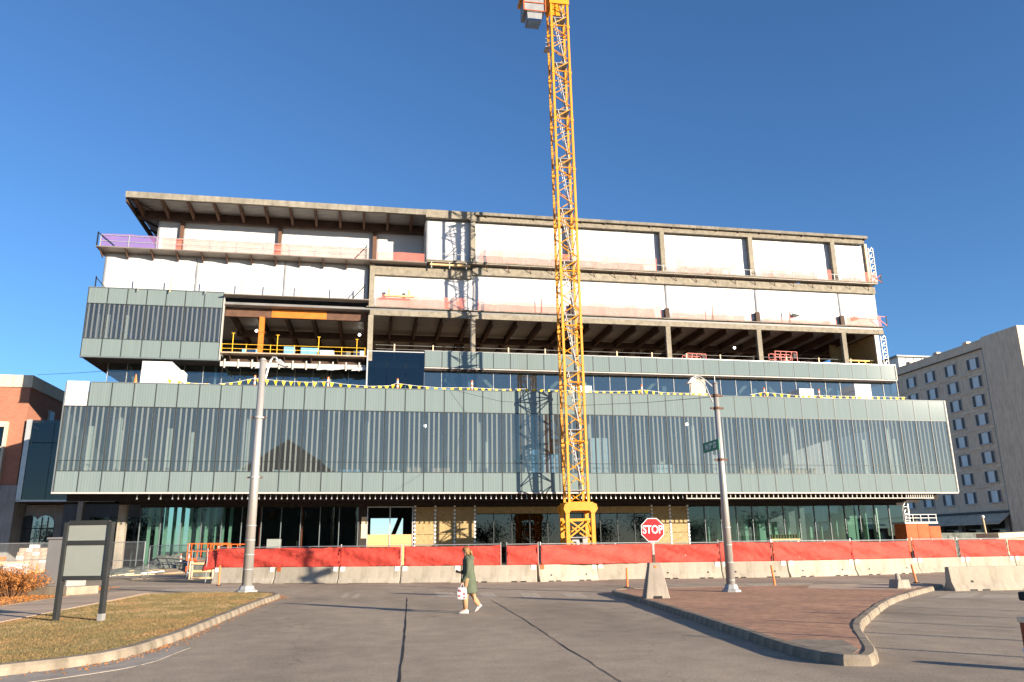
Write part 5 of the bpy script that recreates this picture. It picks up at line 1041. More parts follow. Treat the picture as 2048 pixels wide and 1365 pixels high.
# dry shrub: arching stems with leaves
def shrub(label, x, y, z, r, h, n, seed, leafmat='leaf_dry'):
    rr_ = np.random.default_rng(seed); t = thing('dry_shrub', (x, y, z), label, 'shrub'); stems = MB(); lv = []
    for k in range(n):
        a = rr_.uniform(0, 6.283); e = rr_.uniform(.2, 1); tip = Vector((x+math.cos(a)*r*e, y+math.sin(a)*r*e*.8, z+h*rr_.uniform(.45, 1)*(1-.35*e*e))); b = Vector((x+math.cos(a)*r*.25*e, y+math.sin(a)*r*.25*e, z)); mid = b.lerp(tip, .55)+Vector((0, 0, h*.15)); stems.path([b, mid, tip], [.012, .008, .004], 4)
        for q in range(26):
            f = rr_.uniform(.25, 1.05); c = b.lerp(mid, min(1, f/.55)) if f < .55 else mid.lerp(tip, (f-.55)/.45); c = c+Vector(rr_.normal(0, .05, 3)); u = Vector(rr_.normal(0, 1, 3)).normalized()*rr_.uniform(.03, .06); v = Vector(rr_.normal(0, 1, 3)).normalized()*rr_.uniform(.015, .03); lv += [c-u, c+v, c+u, c-v]
    stems.build('stems', 'twig', t); f = mesh_np('foliage', np.array([tuple(v) for v in lv]), None, leafmat, t, 4); f['kind'] = 'stuff'
p = G(18,1196,.13); shrub('dry rust-brown shrub in the mulch bed at the left edge', p.x-.2, p.y+.8, .13, 1.35, 1.15, 150, 5)
p = G(-40,1195,.13); shrub('second dry brown shrub further left in the mulch bed', p.x, p.y+1.5, .13, 1.2, 1.1, 110, 6)
# shrink-wrapped brick pallet and other stock behind the left fence
def on_site(px_, Y): p = PY(px_, 1100, Y); return p.x, Y, site_z(p.x, Y)
x, y, z = on_site(72, 62); t = thing('brick_pallet', (x, y, z), 'shrink-wrapped pallet of mottled pink bricks behind the chain-link fence', 'pallet')
MB().box(x-1.0, y-.6, z, x+1.0, y+.6, z+.14).build('pallet_base', 'lumber', t); zz = z+.14
for k, w in enumerate((.98, 1.0, .97, 1.0, .96, .86)):
    nb = 4
    for j in range(nb): a = -w+2*w*j/nb; MB().box(x+a+.006, y-.58, zz+.26*k, x+a+2*w/nb-.006, y+.58, zz+.26*(k+1)-.008).build('brick_block', random.choice(('cardboard', 'cardboard', 'brick_wrap', 'brick_wrap', 'debris_pale')), t)
MB().box(x-.3, y-.4, zz+1.57, x+.2, y+.1, zz+1.78).build('loose_box', 'foam_white', t)
x, y, z = on_site(40, 61); t = thing('white_carton', (x, y, z), 'white carton beside the shrink-wrapped brick pallet', 'box'); MB().box(x-.7, y-.5, z, x+.45, y+.5, z+.75).build('carton', 'foam_white', t); MB().box(x-.72, y-.52, z+.76, x+.47, y+.52, z+.86).build('lid', 'pale_ply', t)
x, y, z = on_site(8, 63); t = thing('timber_stack', (x, y, z), 'low timber stack at the far left behind the fence', 'lumber')
for k in range(4): MB().box(x-1.2, y-.5, z+.2*k, x+.9, y+.5, z+.2*k+.17).build('plank', 'lumber', t)
MB().box(x-.1, y-.55, z+.8, x+.3, y-.2, z+1.1).build('orange_box', 'delineator', t)
p = G(402,1161); t = thing('wooden_crate', (p.x, p.y+.5, site_z(p.x, p.y+.5)), 'open pale timber frame crate beside the left end barrier', 'crate'); x, y, z = p.x, p.y+.3, .02
for zz in (.02, .42, .85): MB().box(x-.72, y-.05, z+zz, x+.72, y+.05, z+zz+.13).build('slat', 'lumber', t)
for xx in (-.74, .55): MB().box(x+xx, y-.12, z, x+xx+.2, y-.052, z+1.05).build('upright', 'pale_ply', t)
MB().box(x-.7, y+.06, z+.02, x+.7, y+.9, z+.9).build('packed_sheets', 'debris_grey', t)
t = thing('grey_sheet_stack', (x+.2, y+2.2, z), 'stack of grey sheets behind the timber frame crate', 'stack')
for k in range(7): MB().box(x-.7+random.uniform(-.06, .06), y+1.6, site_z(x, y+2)+k*.17, x+1.2+random.uniform(-.06, .06), y+2.8, site_z(x, y+2)+k*.17+.14).build('sheet', 'debris_grey', t)
# rubble, tarps and lumber in front of the shop glass
for i, (px_, Y, w, h, m, l) in enumerate([(330, 64.6, 1.6, 1.15, 'debris_grey', 'heap of grey-green tarpaulin in front of the left shop glass'), (352, 65, 1.3, 1.25, 'debris_grey', 'crumpled tarpaulin heap beside the shop glass'), (300, 62.5, 1.5, .55, 'debris_grey', 'low heap of netting on the dirt'), (255, 60, 1.9, .45, 'debris_grey', 'low heap of pipes and netting beside the concrete pier'), (345, 60.5, 2.2, .35, 'dirt', 'low dirt mound behind the striped posts')]):
    x, y, z = on_site(px_, Y); w_ = wob(500+i); rings = []
    for j, s in enumerate((1, .8, .5, .18)): rings.append([(x+w*s*math.cos(a)*(1+.25*w_(a, j*.4)), y+w*.7*s*math.sin(a)*(1+.25*w_(a*1.7, j*.3)), z-.05+h*(0, .45, .8, 1)[j]*(1+.25*w_(a*2.1, j))) for a in np.linspace(0, 6.283, 15)[:-1]])
    tag(MB().loft(rings).build('tarp_heap' if m != 'dirt' else 'dirt_mound', m), l, 'heap')
rr = random.Random(11)
for i in range(9):
    x, y, z = on_site(rr.uniform(235, 400), rr.uniform(56, 61)); a = rr.uniform(-.5, .5); L = rr.uniform(.8, 2.2)
    tag(MB().beam((x-L/2*math.cos(a), y-L/2*math.sin(a), z+.09), (x+L/2*math.cos(a), y+L/2*math.sin(a), z+.13+rr.uniform(0, .15)), .1, .06).build('loose_board', rr.choice(('lumber', 'pale_ply', 'galv'))), 'loose board lying on the dirt behind the chain-link fence', 'board', 'boards on the dirt')
x, y, z = on_site(400, 63.5); tag(MB().box(x-.5, y, z, x+.5, y+.8, z+1.0).box(x-.55, y-.05, z+1.0, x+.55, y+.85, z+1.05).build('blue_drum_crate', 'blue_wrap'), 'dark blue crate under the orange lift', 'crate')
x, y, z = on_site(548, 60); stack('pale green crate peeking over the fence right of the lamp post', x-.55, x+.4, 60, z, 2.25, 'board_face', .8, name='tall_crate', cat='crate')
t = thing('pallet_rack_stock', (PY(1590,1075,64).x, 64, 0), 'row of dark green potted stock on a bench behind the right shop glass fence', 'stock'); xa, xb = PY(1540,1075,64).x, PY(1597,1075,64).x; zt_ = PY(1590,1072,64).z
MB().box(xa, 63.7, zt_-.35, xb, 64.3, zt_-.25).build('bench_top', 'lumber', t)
for k in range(10): x = xa+.15+k*(xb-xa-.3)/9; MB().tube((x, 64, zt_-.25), (x, 64, zt_+.1), .07, 7, .12).build('pot', 'leaf_green', t)
for x in (xa+.1, xb-.1): MB().box(x-.05, 63.8, .05, x+.05, 64.2, zt_-.35).build('leg', 'lumber', t)
# orange work platform at the right end
xa, xb = PY(1807,1065,63).x, PY(1876,1065,63).x; za = PY(1840,1048,63).z
t = thing('work_platform', ((xa+xb)/2, 63, 0), 'orange mast-climbing work platform with grey rails at the right end', 'platform')
for k in range(3): w = (xb-xa)/3; MB().box(xa+k*w+.02, 62.6, .1, xa+(k+1)*w-.02, 64.2, za-.02*k-(.18 if k == 2 else 0)).build('orange_panel', 'rust_orange', t)
MB().box(xa-.1, 62.5, za, xb-.25, 64.3, za+.16).build('deck', 'galv_dull', t); zr = PY(1840,1030,63).z
for i in range(5): x = xa+(xb-.35-xa)*i/4; MB().box(x-.03, 62.5, za+.16, x+.03, 62.56, zr).build('rail_post', 'galv_dull', t)
for z in (zr, (za+zr)/2+.1): MB().box(xa, 62.49, z-.03, xb-.3, 62.57, z+.03).build('rail', 'galv_dull', t)
MB().box(xa+1.0, 62.9, za+.16, xa+1.5, 63.3, zr-.05).build('drive_unit', 'black', t); MB().box(xa+.75, 63, za+.2, xa+.85, 63.1, 5.3).build('mast', 'sign_white', t)
pp = PY(1972,1065,66); t = thing('yellow_hydrant_pole', (pp.x, 66, 0), 'slim tan pole with a pale knob beyond the fence on the right', 'pole'); zt_ = PY(1966,1032,66).z; MB().tube((pp.x+.1, 66, 0), (pp.x-.1, 66, zt_-.2), .1, 8, .08).build('shaft', 'tan', t); MB().sphere((pp.x-.1, 66, zt_-.1), .17).build('knob', 'foam_white', t)
xa = PY(1962,1070,58).x; t = thing('sheet_pile', (xa+5, 58, 0), 'sloping pile of tan sheets beyond the fence at the far right', 'stack')
for k in range(5): MB().add([(xa+k*.3, 57.5, .05+k*.46), (xa+11, 57.5, .05+k*.52), (xa+11, 60, .05+k*.52), (xa+k*.3, 60, .05+k*.46), (xa+k*.3, 57.5, .45+k*.46), (xa+11, 57.5, .5+k*.52), (xa+11, 60, .5+k*.52), (xa+k*.3, 60, .45+k*.46)], [(0,3,2,1), (4,5,6,7), (0,1,5,4), (1,2,6,5), (2,3,7,6), (3,0,4,7)]).build('sheet', 'pale_ply', t)
xa, xb = PY(1875,1070,75).x, PY(1975,1070,75).x; tag(MB().box(xa, 75, 0, xb, 76.5, PY(1920,1066,75).z).box(xa+1.2, 74.95, .5, xb-1.5, 75.0, 2.3).build('low_trailer', 'debris_grey'), 'low grey trailer beyond the orange platform', 'trailer')
# slim posts just beyond the right edge, whose shadows cross the right-hand lane
for k, u in enumerate((27.3, 23.3, 21.1, 18.75, 16.4, 14.1)):
    y = u/1.5255; x = 1.15*y+.25; t = thing('slim_post', (x, y, 0), 'slim grey steel post at the edge of the right-hand lane', 'post', 'slim posts beside the right-hand lane'); MB().tube((x, y, 0), (x, y, 1.6), .045, 8).build('shaft', 'galv_dull', t); MB().box(x-.07, y-.07, 0, x+.07, y+.07, .015).build('foot', 'galv_dull', t)
u = 12.75; y = u/1.5255; x = 1.15*y+.3; t = thing('bollard', (x, y, 0), 'thick concrete bollard at the edge of the right-hand lane', 'bollard'); MB().tube((x, y, 0), (x, y, .62), .16, 16).build('shaft', 'kerb_concrete', t); MB().sphere((x, y, .6), .16, 14, 8, (1, 1, .6)).build('cap', 'kerb_concrete', t, smooth=True)
# fallen dry leaves and grass
def blades(name, parent, npt, inside, hmin, hmax, wd, mat, z):
    vs = np.zeros((npt*3, 3)); xy = inside(npt); a = rng.uniform(0, 6.283, npt); h = rng.uniform(hmin, hmax, npt); ln = rng.normal(0, .8, (npt, 2))*h[:, None]
    vs[0::3, 0] = xy[:, 0]-np.cos(a)*wd; vs[0::3, 1] = xy[:, 1]-np.sin(a)*wd; vs[1::3, 0] = xy[:, 0]+np.cos(a)*wd; vs[1::3, 1] = xy[:, 1]+np.sin(a)*wd; vs[2::3, :2] = xy+ln; vs[0::3, 2] = vs[1::3, 2] = z; vs[2::3, 2] = z+h
    o = mesh_np(name, vs, None, mat, parent, 3); return o
KLr = np.array(KL)
def in_verge(n):
    o = np.zeros((0, 2))
    while len(o) < n:
        q = np.column_stack([rng.uniform(-9, -3.1, 4*n), 11.8+rng.uniform(0, 1, 4*n)**1.35*21]); kx = np.interp(q[:, 1], KLr[::-1, 1], KLr[::-1, 0]); o = np.vstack([o, q[(q[:, 0] < kx-.22) & (q[:, 0] > -8.15)]])
    return o[:n]
go = blades('lawn_grass', None, 110000, in_verge, .008, .035, .005, 'lawn', .12); tag(go, 'short dry tan and olive grass on the left verge', 'grass', None, 'stuff')
def in_bed(n): return np.column_stack([rng.uniform(-16, -10.9, n), rng.uniform(22, 39, n)])
go = blades('fallen_leaves', None, 9000, in_bed, .01, .05, .03, 'leaf_dry', .135); tag(go, 'fallen rust-brown leaves on the mulch bed', 'leaves', None, 'stuff')
def by_kerb(n):
    i = rng.integers(0, len(KLr)-8, n); p = KLr[i]; return p + np.column_stack([np.abs(rng.normal(0, .12, n))+.03, rng.normal(0, .3, n)])
go = blades('gutter_leaves', None, 900, by_kerb, .005, .02, .02, 'leaf_dry', .008); tag(go, 'dry leaves and grit caught along the left kerb', 'leaves', None, 'stuff')

# ================================================================ hotel block on the right
HX = 95.0
hotel = thing('hotel_block', (HX+9, 125, 0), 'beige concrete nine-storey block with columns of small windows on the right', 'building')
MB().box(HX, 104.8, 6.2, HX+20, 175, 32.6).build('wall', 'hotel_concrete', hotel); MB().box(HX-.35, 104.9, 31.4, HX+20.2, 175.2, 32.75).build('parapet', 'hotel_concrete', hotel)
MB().box(HX-.38, 104.85, 31.3, HX-.05, 175.1, 31.4).build('parapet_groove', 'shutter', hotel)
MB().box(HX-.7, 97.5, .0, HX+20.3, 104.75, 32.9).build('stair_tower', 'hotel_concrete', hotel); MB().box(HX-.2, 104.76, .0, HX+5, 105.5, 32.0).build('recess_strip', 'stone_base', hotel)  # strip coloured darker than the wall to stand in for shade in the recess
rows = np.linspace(8.37, 29.35, 8); wy = [107.9, 113.0, 118.0, 122.9, 127.8]
win = MB().box(HX-.09, -.9, -.85, HX-.03, .9, .85)
wsrc = None
for r_i, z in enumerate(rows):
    for c_i, y in enumerate(wy):
        loc = Vector((HX-.03, y, z))
        if wsrc is None:
            f = MB().box(HX-.10, y-1.35, z-.9, HX-.002, y-1.27, z+.92).box(HX-.10, y+1.27, z-.9, HX-.002, y+1.35, z+.92).box(HX-.10, y-1.35, z+.86, HX-.002, y+1.35, z+.93).box(HX-.10, y-.7, z-.9, HX-.002, y-.63, z+.88).box(HX-.10, y+.63, z-.9, HX-.002, y+.7, z+.88)
            wsrc = f.build('window', 'hotel_frame', hotel, org=loc)
            MB().box(HX-.06, y-.63, z-.85, HX-.02, y+.63, z+.86).build('pane', 'curtain', wsrc); MB().box(HX-.07, y-1.27, z-.85, HX-.02, y-.7, z+.86).build('shutter', 'shutter', wsrc); MB().box(HX-.07, y+.7, z-.85, HX-.02, y+1.27, z+.86).build('shutter', 'shutter', wsrc)
            MB().box(HX-.24, y-1.45, z-1.02, HX-.002, y+1.45, z-.9).build('sill', 'hotel_trim', wsrc)
            MB().prism([(HX-.28, y-.0), (HX-.002, y-1.5), (HX-.002, y+1.5)], z+.95, z+1.15).build('hood', 'hotel_concrete', wsrc)
        else: copy_tree(wsrc, wsrc.location + (loc-Vector((HX-.03, wy[0], rows[0]))), parent=hotel)
rib = None
for z in (rows[:-1]+rows[1:])/2:
    for y in [105.2, 110.4, 115.5, 120.4, 125.3]:
        loc = Vector((HX-.1, y, z))
        if rib is None: rib = MB().add([(HX, y-1.7, z-.15), (HX, y+1.7, z-.15), (HX, y+1.2, z+.25), (HX, y-1.2, z+.25), (HX-.22, y, z-.1), (HX-.22, y, z+.12)], [(0,4,5,3), (4,1,2,5), (3,5,2), (0,1,4), (0,3,2,1)]).build('facet', 'hotel_concrete', hotel, org=loc)
        else: inst(rib, hotel, loc)
MB().box(HX-.3, 105, 5.9, HX+20, 175, 6.19).build('ledge', 'shutter', hotel); MB().box(HX+2.5, 105, 0, HX+3, 175, 5.9).build('ground_floor_wall', 'interior_dark', hotel)
MB().add([(HX-.1, 105.3, 5.85), (HX-.1, 160, 5.85), (HX-2.4, 160, 4.3), (HX-2.4, 105.3, 4.3), (HX-.1, 105.3, 5.7), (HX-.1, 160, 5.7), (HX-2.4, 160, 4.15), (HX-2.4, 105.3, 4.15)], [(0,1,2,3), (7,6,5,4), (0,3,7,4), (1,5,6,2), (3,2,6,7), (0,4,5,1)]).build('awning', 'canopy', hotel)
for k in range(9): y = 106+k*5; MB().box(HX-.1, y, 0, HX+.7, y+.8, 5.85).build('pillar', 'stone_base', hotel); MB().box(HX+1.2, y+.9, .4, HX+1.3, y+4.9, 3.4).build('shop_window', 'dark_glass', hotel); MB().box(HX+1.1, y+.8, 3.4, HX+1.35, y+5, 3.55).build('shop_window_head', 'hotel_frame', hotel)
for k in range(7): MB().box(HX-.5, 108+k*7, 32.75, HX+.3, 109+k*7, 33.1).build('roof_block', 'hotel_concrete', hotel)
MB().box(HX+4, 131, 32.7, HX+18, 150, 36.2).build('penthouse', 'metal_panel', hotel)
for k in range(8): MB().box(HX+4+k*1.7, 130.9, 32.75, HX+4.08+k*1.7, 130.98, 36.2).build('panel_rib', 'hotel_frame', hotel)
MB().box(HX+3.5, 130.5, 36.2, HX+18.5, 150.5, 36.5).build('penthouse_roof', 'alum_dark', hotel)

# ================================================================ brick building and glass link on the left
BX, BY = -30.0, 74.4
bk = thing('brick_building', (BX-9, BY+10, 0), 'red brick building with a pale panelled parapet at the left edge', 'building')
MB().box(BX-22, BY, 7.3, BX, BY+30, 15.85).build('wall', 'brick_wall', bk); MB().box(BX-22.1, BY-.1, 0, BX+.1, BY+30, 7.3).build('stone_base', 'stone_base', bk)
for k in range(14): MB().box(BX-22.1+k*1.59, BY-.12, 15.86, BX-22.1+(k+1)*1.59-.03, BY+.1, 16.95).build('parapet_panel', 'cornice', bk)
for k in range(12): MB().box(BX-.1, BY+.11+k*2.4, 15.86, BX+.12, BY+.11+(k+1)*2.4-.04, 16.95).build('parapet_panel', 'cornice', bk)
MB().box(BX-22, BY+.1, 15.86, BX-.1, BY+30, 16.6).build('roof', 'roof_dark', bk)
wf = MB().box(BX-3.6, BY-.35, 6.2, BX-1.5, BY, 6.35).box(BX-3.6, BY-.35, 12.3, BX-1.3, BY, 12.75).box(BX-1.5, BY-.35, 6.2, BX-1.3, BY, 12.3).box(BX-2.35, BY-.33, 6.35, BX-2.25, BY, 12.3).build('bay_window', 'cornice', bk)
for k, (z0, z1) in enumerate(((10.6, 12.28), (8.6, 10.4), (6.4, 8.4))):
    for a, b in ((BX-3.5, BX-2.36), (BX-2.24, BX-1.52)): MB().box(a, BY-.2, z0, b, BY-.15, z1).build('pane', 'dark_glass', wf)
    MB().box(BX-3.6, BY-.34, z1+.01, BX-1.52, BY-.1, z1+.18).build('transom', 'cornice', wf)
for y in (BY+4.5, BY+8): f = MB().box(BX, y, 12.6, BX+.1, y+1.3, 14.6).build('side_window', 'hotel_frame', bk); MB().box(BX+.1, y+.12, 12.7, BX+.12, y+1.18, 14.5).build('pane', 'dark_glass', f)
# link
lk = thing('glass_link', (-26, 75, 0), 'dark glazed link bridge joining the brick building to the new one', 'building')
lf = MB().box(-29.75, 74.0, 6.0, -29.35, 74.25, 12.95).box(-29.75, 74, 5.9, -21.9, 74.3, 6.05).build('frame', 'alum', lk)
for k in range(4):
    a = -29.35+k*1.86
    for z0, z1 in ((6.06, 10.9), (10.96, 12.9)): MB().box(a+.02, 74.08, z0, a+1.84, 74.12, z1).build('pane', 'dark_glass', lf)
MB().box(-29.3, 75.5, 6.1, -22, 84, 12.5).build('core', 'interior_dark', lk); MB().box(-29.6, 74.3, 5.8, -22, 84, 6.05).build('floor', 'soffit_dark', lk); MB().box(-29.6, 74.25, 12.5, -22, 84, 12.7).build('roof', 'soffit_dark', lk)
# stone wall with arches under the link, standing in for a reflection in dark glass
aw = thing('mirror_arch_wall', (-28, 76.7, 0), 'stone wall beneath the glass link, its arches standing in for a reflection', 'wall')
MB().box(-29.8, 76.5, 0, -26.05, 76.9, 5.75).build('wall', 'stone_base', aw)
for cx_ in (PY(90,1050,76.5).x, PY(58,1050,76.5).x):
    arch = [(cx_-.75, 1.2), (cx_+.75, 1.2)] + [(cx_+.75*math.cos(a), 4.1+.75*math.sin(a)) for a in np.linspace(0, math.pi, 9)]
    f = MB().prism_y(arch, 76.40, 76.48).build('mirrored_arch', 'pale_glass', aw)
    for x in (cx_-.27, cx_+.22): MB().box(x, 76.33, 1.2, x+.06, 76.39, 4.7).build('glazing_bar', 'post_black', f)
    MB().box(cx_-.75, 76.33, 3.7, cx_+.75, 76.38, 3.78).build('glazing_bar', 'post_black', f)
tag(MB().path([PY(75,750,90), PY(150,746.5,84), PY(212,742.5,74)], .02, 5).build('overhead_cable', 'black'), 'thin black cable running from the brick building to the new building', 'cable')
tag(MB().path([PY(905,780,60.3), PY(1000,803,58), PY(1150,812,52), PY(1300,805,42), G(1463,1184)*0+Vector((PY(1432,793,26.5).x, 26.6, PY(1432,793,26.5).z))], .012, 5).build('overhead_cable', 'black'), 'thin drooping wire running from the street name pole towards the building', 'cable')

# ================================================================ houses and trees across the street behind, mirrored in the glass
gh = thing('gabled_house', (-17, -47, 0), 'tall gabled house facing the building from across the street', 'house')
MB().box(-30, -54, 0, -3, -40, 13).build('wall', 'house_dark', gh); MB().prism_y([(-31, 12.8), (-2, 12.8), (-16.5, 23)], -54.5, -39.6).build('roof', 'roof_dark', gh)
for k in range(4):
    for z in (2, 7): MB().box(-27+k*6, -40.0, z, -25+k*6, -39.9, z+2.6).build('window', 'dark_glass', gh)
def tree(label, x, y, h, r, seed, name='bare_tree'):
    q = np.random.default_rng(seed); t = thing(name, (x, y, 0), label, 'tree', 'trees across the street'); b = MB().path([(x, y, 0), (x+.1, y, h*.3), (x-.1, y+.1, h*.75)], [.35, .26, .08], 8); lv = []
    for k in range(26):
        z0 = h*q.uniform(.25, .7); a = q.uniform(0, 6.283); L = r*q.uniform(.5, 1); tip = Vector((x+math.cos(a)*L, y+math.sin(a)*L, z0+h*q.uniform(.1, .3))); b.path([(x, y, z0), Vector((x, y, z0)).lerp(tip, .5)+Vector((0, 0, .3)), tip], [.09, .05, .02], 5)
        for _ in range(90):
            c = Vector((x, y, z0)).lerp(tip, q.uniform(.35, 1.1))+Vector(q.normal(0, r*.16, 3)); u = Vector(q.normal(0, 1, 3)).normalized()*q.uniform(.12, .3); v = Vector(q.normal(0, 1, 3)).normalized()*q.uniform(.1, .22); lv += [c-u, c+v, c+u, c-v]
    b.build('trunk', 'bark', t); f = mesh_np('crown', np.array([tuple(v) for v in lv]), None, 'leaf_green', t, 4); f['kind'] = 'stuff'
for i, (x, y, h, r, l) in enumerate([(-38, -36, 13, 4.5, 'broad tree left of the gabled house'), (-48, -33, 12, 5, 'spreading tree second from the gabled house'), (-58, -38, 14, 5, 'tall tree third from the gabled house'), (2.5, -44, 11, 3.5, 'small tree right of the gabled house')]): tree(l, x, y, h, r, 700+i, 'street_tree')

# ================================================================ red pickup at the right edge of the frame
TX, TY = 3.745, 4.2
tk = thing('pickup_truck', (TX+.97, TY-2.8, 0), 'dark red pickup truck, only its rear lamp corner inside the frame', 'truck')
def cs(z, inset=0.): return z
MB().prism_x([(TY-.03, .55), (TY, .75), (TY-.01, 1.30), (TY-1.9, 1.30), (TY-1.95, 1.36), (TY-4.6, 1.2), (TY-5.6, 1.02), (TY-5.65, .55)], TX, TX+1.94).build('body', 'car_red', tk, bevel=.05)
MB().loft([[(TX+.03, TY-1.95, 1.3), (TX+1.91, TY-1.95, 1.3), (TX+1.91, TY-4.4, 1.22), (TX+.03, TY-4.4, 1.22)], [(TX+.16, TY-2.05, 1.86), (TX+1.78, TY-2.05, 1.86), (TX+1.76, TY-3.6, 1.86), (TX+.18, TY-3.6, 1.86)]]).build('cab', 'car_red', tk, bevel=.05)
MB().box(TX+.05, TY-2.0, 1.40, TX+.07, TY-3.7, 1.76).build('side_window', 'dark_glass', tk)
MB().box(TX-.01, TY-1.9, 1.315, TX+.09, TY-.0, 1.365).build('bed_rail_cap', 'black', tk, bevel=.01)
tl = MB().box(TX-.015, TY-.14, 1.0, TX+.16, TY+.02, 1.215).build('tail_lamp', 'lamp_red', tk, bevel=.012); MB().box(TX-.02, TY-.16, .98, TX+.16, TY+.024, 1.0).build('lamp_trim', 'chrome', tl); MB().box(TX-.02, TY-.16, 1.195, TX+.16, TY+.024, 1.222).build('lamp_trim', 'chrome', tl); MB().box(TX-.017, TY-.10, 1.03, TX+.06, TY+.022, 1.05).build('reverse_lens', 'sign_white', tl)
MB().box(TX+.02, TY-.05, .5, TX+1.92, TY+.12, .72).build('bumper', 'chrome', tk, bevel=.03)
for yy in (TY-1.1, TY-4.6):
    for xx in (TX+.02, TX+1.68): w_ = MB().tube((xx, yy, .37), (xx+.24, yy, .37), .37, 22).build('wheel', 'rubber', tk, bevel=.03); MB().tube((xx-.01 if xx < TX+1 else xx+.2, yy, .37), (xx+.05 if xx < TX+1 else xx+.26, yy, .37), .22, 14).build('rim', 'chrome', w_)

# ================================================================ the walking person
pp = G(937,1227)
PS = 1.0
per = thing('person', (pp.x, pp.y, 0), 'person in an olive hooded parka and tan trousers walking across the road', 'person', None, rad(-8))
def skin_body(parent):
    V = []; E = []; R = []
    def v(co, r, link=None):
        V.append(co); R.append(r); i = len(V)-1
        if link is not None: E.append((link, i))
        return i
    pel = v((0, 0, .90), .115); s1 = v((-.005, 0, 1.08), .105, pel); s2 = v((-.02, 0, 1.28), .115, s1); nk = v((-.035, 0, 1.42), .052, s2); h1 = v((-.06, 0, 1.49), .07, nk); h2 = v((-.075, 0, 1.56), .085, h1); h3 = v((-.07, 0, 1.625), .06, h2)
    for s, hip, kn, an, to in ((-1, (-.01, -.085, .86), (-.085, -.09, .47), (-.075, -.09, .09), (-.20, -.09, .04)), (1, (.02, .085, .86), (.10, .09, .47), (.285, .09, .16), (.20, .09, .05))):
        a = v(hip, .085, pel); b = v(kn, .055, a); c = v(tuple((kn[i]*.6+an[i]*.4) for i in range(3)), .05, b); d = v(an, .034, c); v(to, .03, d)
    for s, sh, el, wr, pa in ((-1, (-.02, -.17, 1.34), (.0, -.215, 1.08), (-.12, -.20, .86), (-.15, -.2, .78)), (1, (-.03, .17, 1.34), (-.05, .215, 1.10), (-.20, .16, 1.0), (-.27, .14, 1.03))):
        a = v(sh, .06, s2); b = v(el, .045, a); c = v(wr, .027, b); d = v(pa, .028, c); dr = (Vector(pa)-Vector(wr)).normalized(); sd_ = Vector((dr.z, 0, -dr.x)) if s < 0 else Vector((0, 0, 1))
        for k, (o, L) in enumerate(((-.027, .062), (-.009, .075), (.009, .07), (.027, .055))):
            base = Vector(pa)+dr*.03+Vector((0, 1, 0)).cross(dr).normalized()*o if s < 0 else Vector(pa)+dr*.03+Vector((0, 0, 1))*o
            f1 = v(tuple(base), .0095, d); f2 = v(tuple(base+dr*L*.55), .009, f1); v(tuple(base+dr*L*.8+Vector((0, -s*.022, -.01))), .008, f2)
        th = Vector(wr)+dr*.05+Vector((-.03, 0, 0)); t1 = v(tuple(th), .011, c); v(tuple(th+dr*.04+Vector((-.012, 0, 0))), .009, t1)
    me = bpy.data.meshes.new('body'); me.from_pydata(V, E, []); me.materials.append(Mt('skin')); o = bpy.data.objects.new('body', me); COL.objects.link(o); o.parent = parent; ORG[o.name] = Vector((0, 0, 0))
    md = o.modifiers.new('skin', 'SKIN'); md.use_smooth_shade = True
    for i, sv in enumerate(me.skin_vertices[0].data): sv.radius = (R[i], R[i]); sv.use_root = (i == 0)
    o.modifiers.new('sub', 'SUBSURF').render_levels = 2
    return o
bd = skin_body(per)
def ell(cx_, cy_, z, rx, ry, n=20, tilt=0, wv=0, ph=0): return [(cx_+rx*math.cos(a)*(1+wv*math.sin(5*a+ph)), cy_+ry*math.sin(a)*(1+wv*math.sin(5*a+ph)), z+tilt*math.cos(a)) for a in np.linspace(0, 6.2832, n+1)[:-1]]
coat = MB().loft([ell(.03, 0, .50, .195, .20, 20, 0, .05), ell(.03, 0, .53, .20, .205, 20, 0, .05), ell(.025, 0, .70, .185, .20, 20, 0, .035, 1), ell(.015, 0, .90, .165, .19, 20, 0, .02, 2), ell(.005, 0, 1.05, .145, .18, 20, 0, .015), ell(-.005, 0, 1.2, .15, .20, 20, 0, .015), ell(-.015, 0, 1.32, .145, .205), ell(-.02, 0, 1.39, .115, .165), ell(-.03, 0, 1.44, .085, .10), ell(-.035, 0, 1.46, .07, .075)]).build('parka', 'parka', per, smooth=True)
MB().loft([ell(.05, 0, 1.30, .06, .09, 14), ell(.075, 0, 1.36, .085, .14, 14), ell(.06, 0, 1.42, .085, .13, 14), ell(.03, 0, 1.46, .075, .105, 14), ell(.0, 0, 1.475, .05, .08, 14)]).build('hood', 'parka', coat, smooth=True)
MB().path([(-.02, -.165, 1.37), (-.0, -.215, 1.22), (.005, -.235, 1.08), (-.06, -.225, .96), (-.125, -.205, .85), (-.145, -.2, .79)], [.07, .075, .068, .06, .05, .045], 12).build('sleeve', 'parka', coat, smooth=True)
MB().path([(-.03, .165, 1.37), (-.05, .215, 1.22), (-.055, .23, 1.10), (-.14, .19, 1.03), (-.20, .16, 1.01)], [.07, .072, .066, .058, .05], 12).build('sleeve', 'parka', coat, smooth=True)
MB().box(-.16, -.04, .56, -.148, .04, 1.36).build('zip_placket', 'post_black', coat)
for s, pts in ((-1, [(-.01, -.085, .88), (-.045, -.09, .66), (-.085, -.09, .47), (-.085, -.09, .3), (-.075, -.09, .12)]), (1, [(.02, .085, .88), (.06, .09, .66), (.10, .09, .48), (.19, .09, .31), (.27, .09, .19)])):
    MB().path(pts, [.11, .098, .082, .072, .056], 14).build('trouser_leg', 'trousers', per, smooth=True)
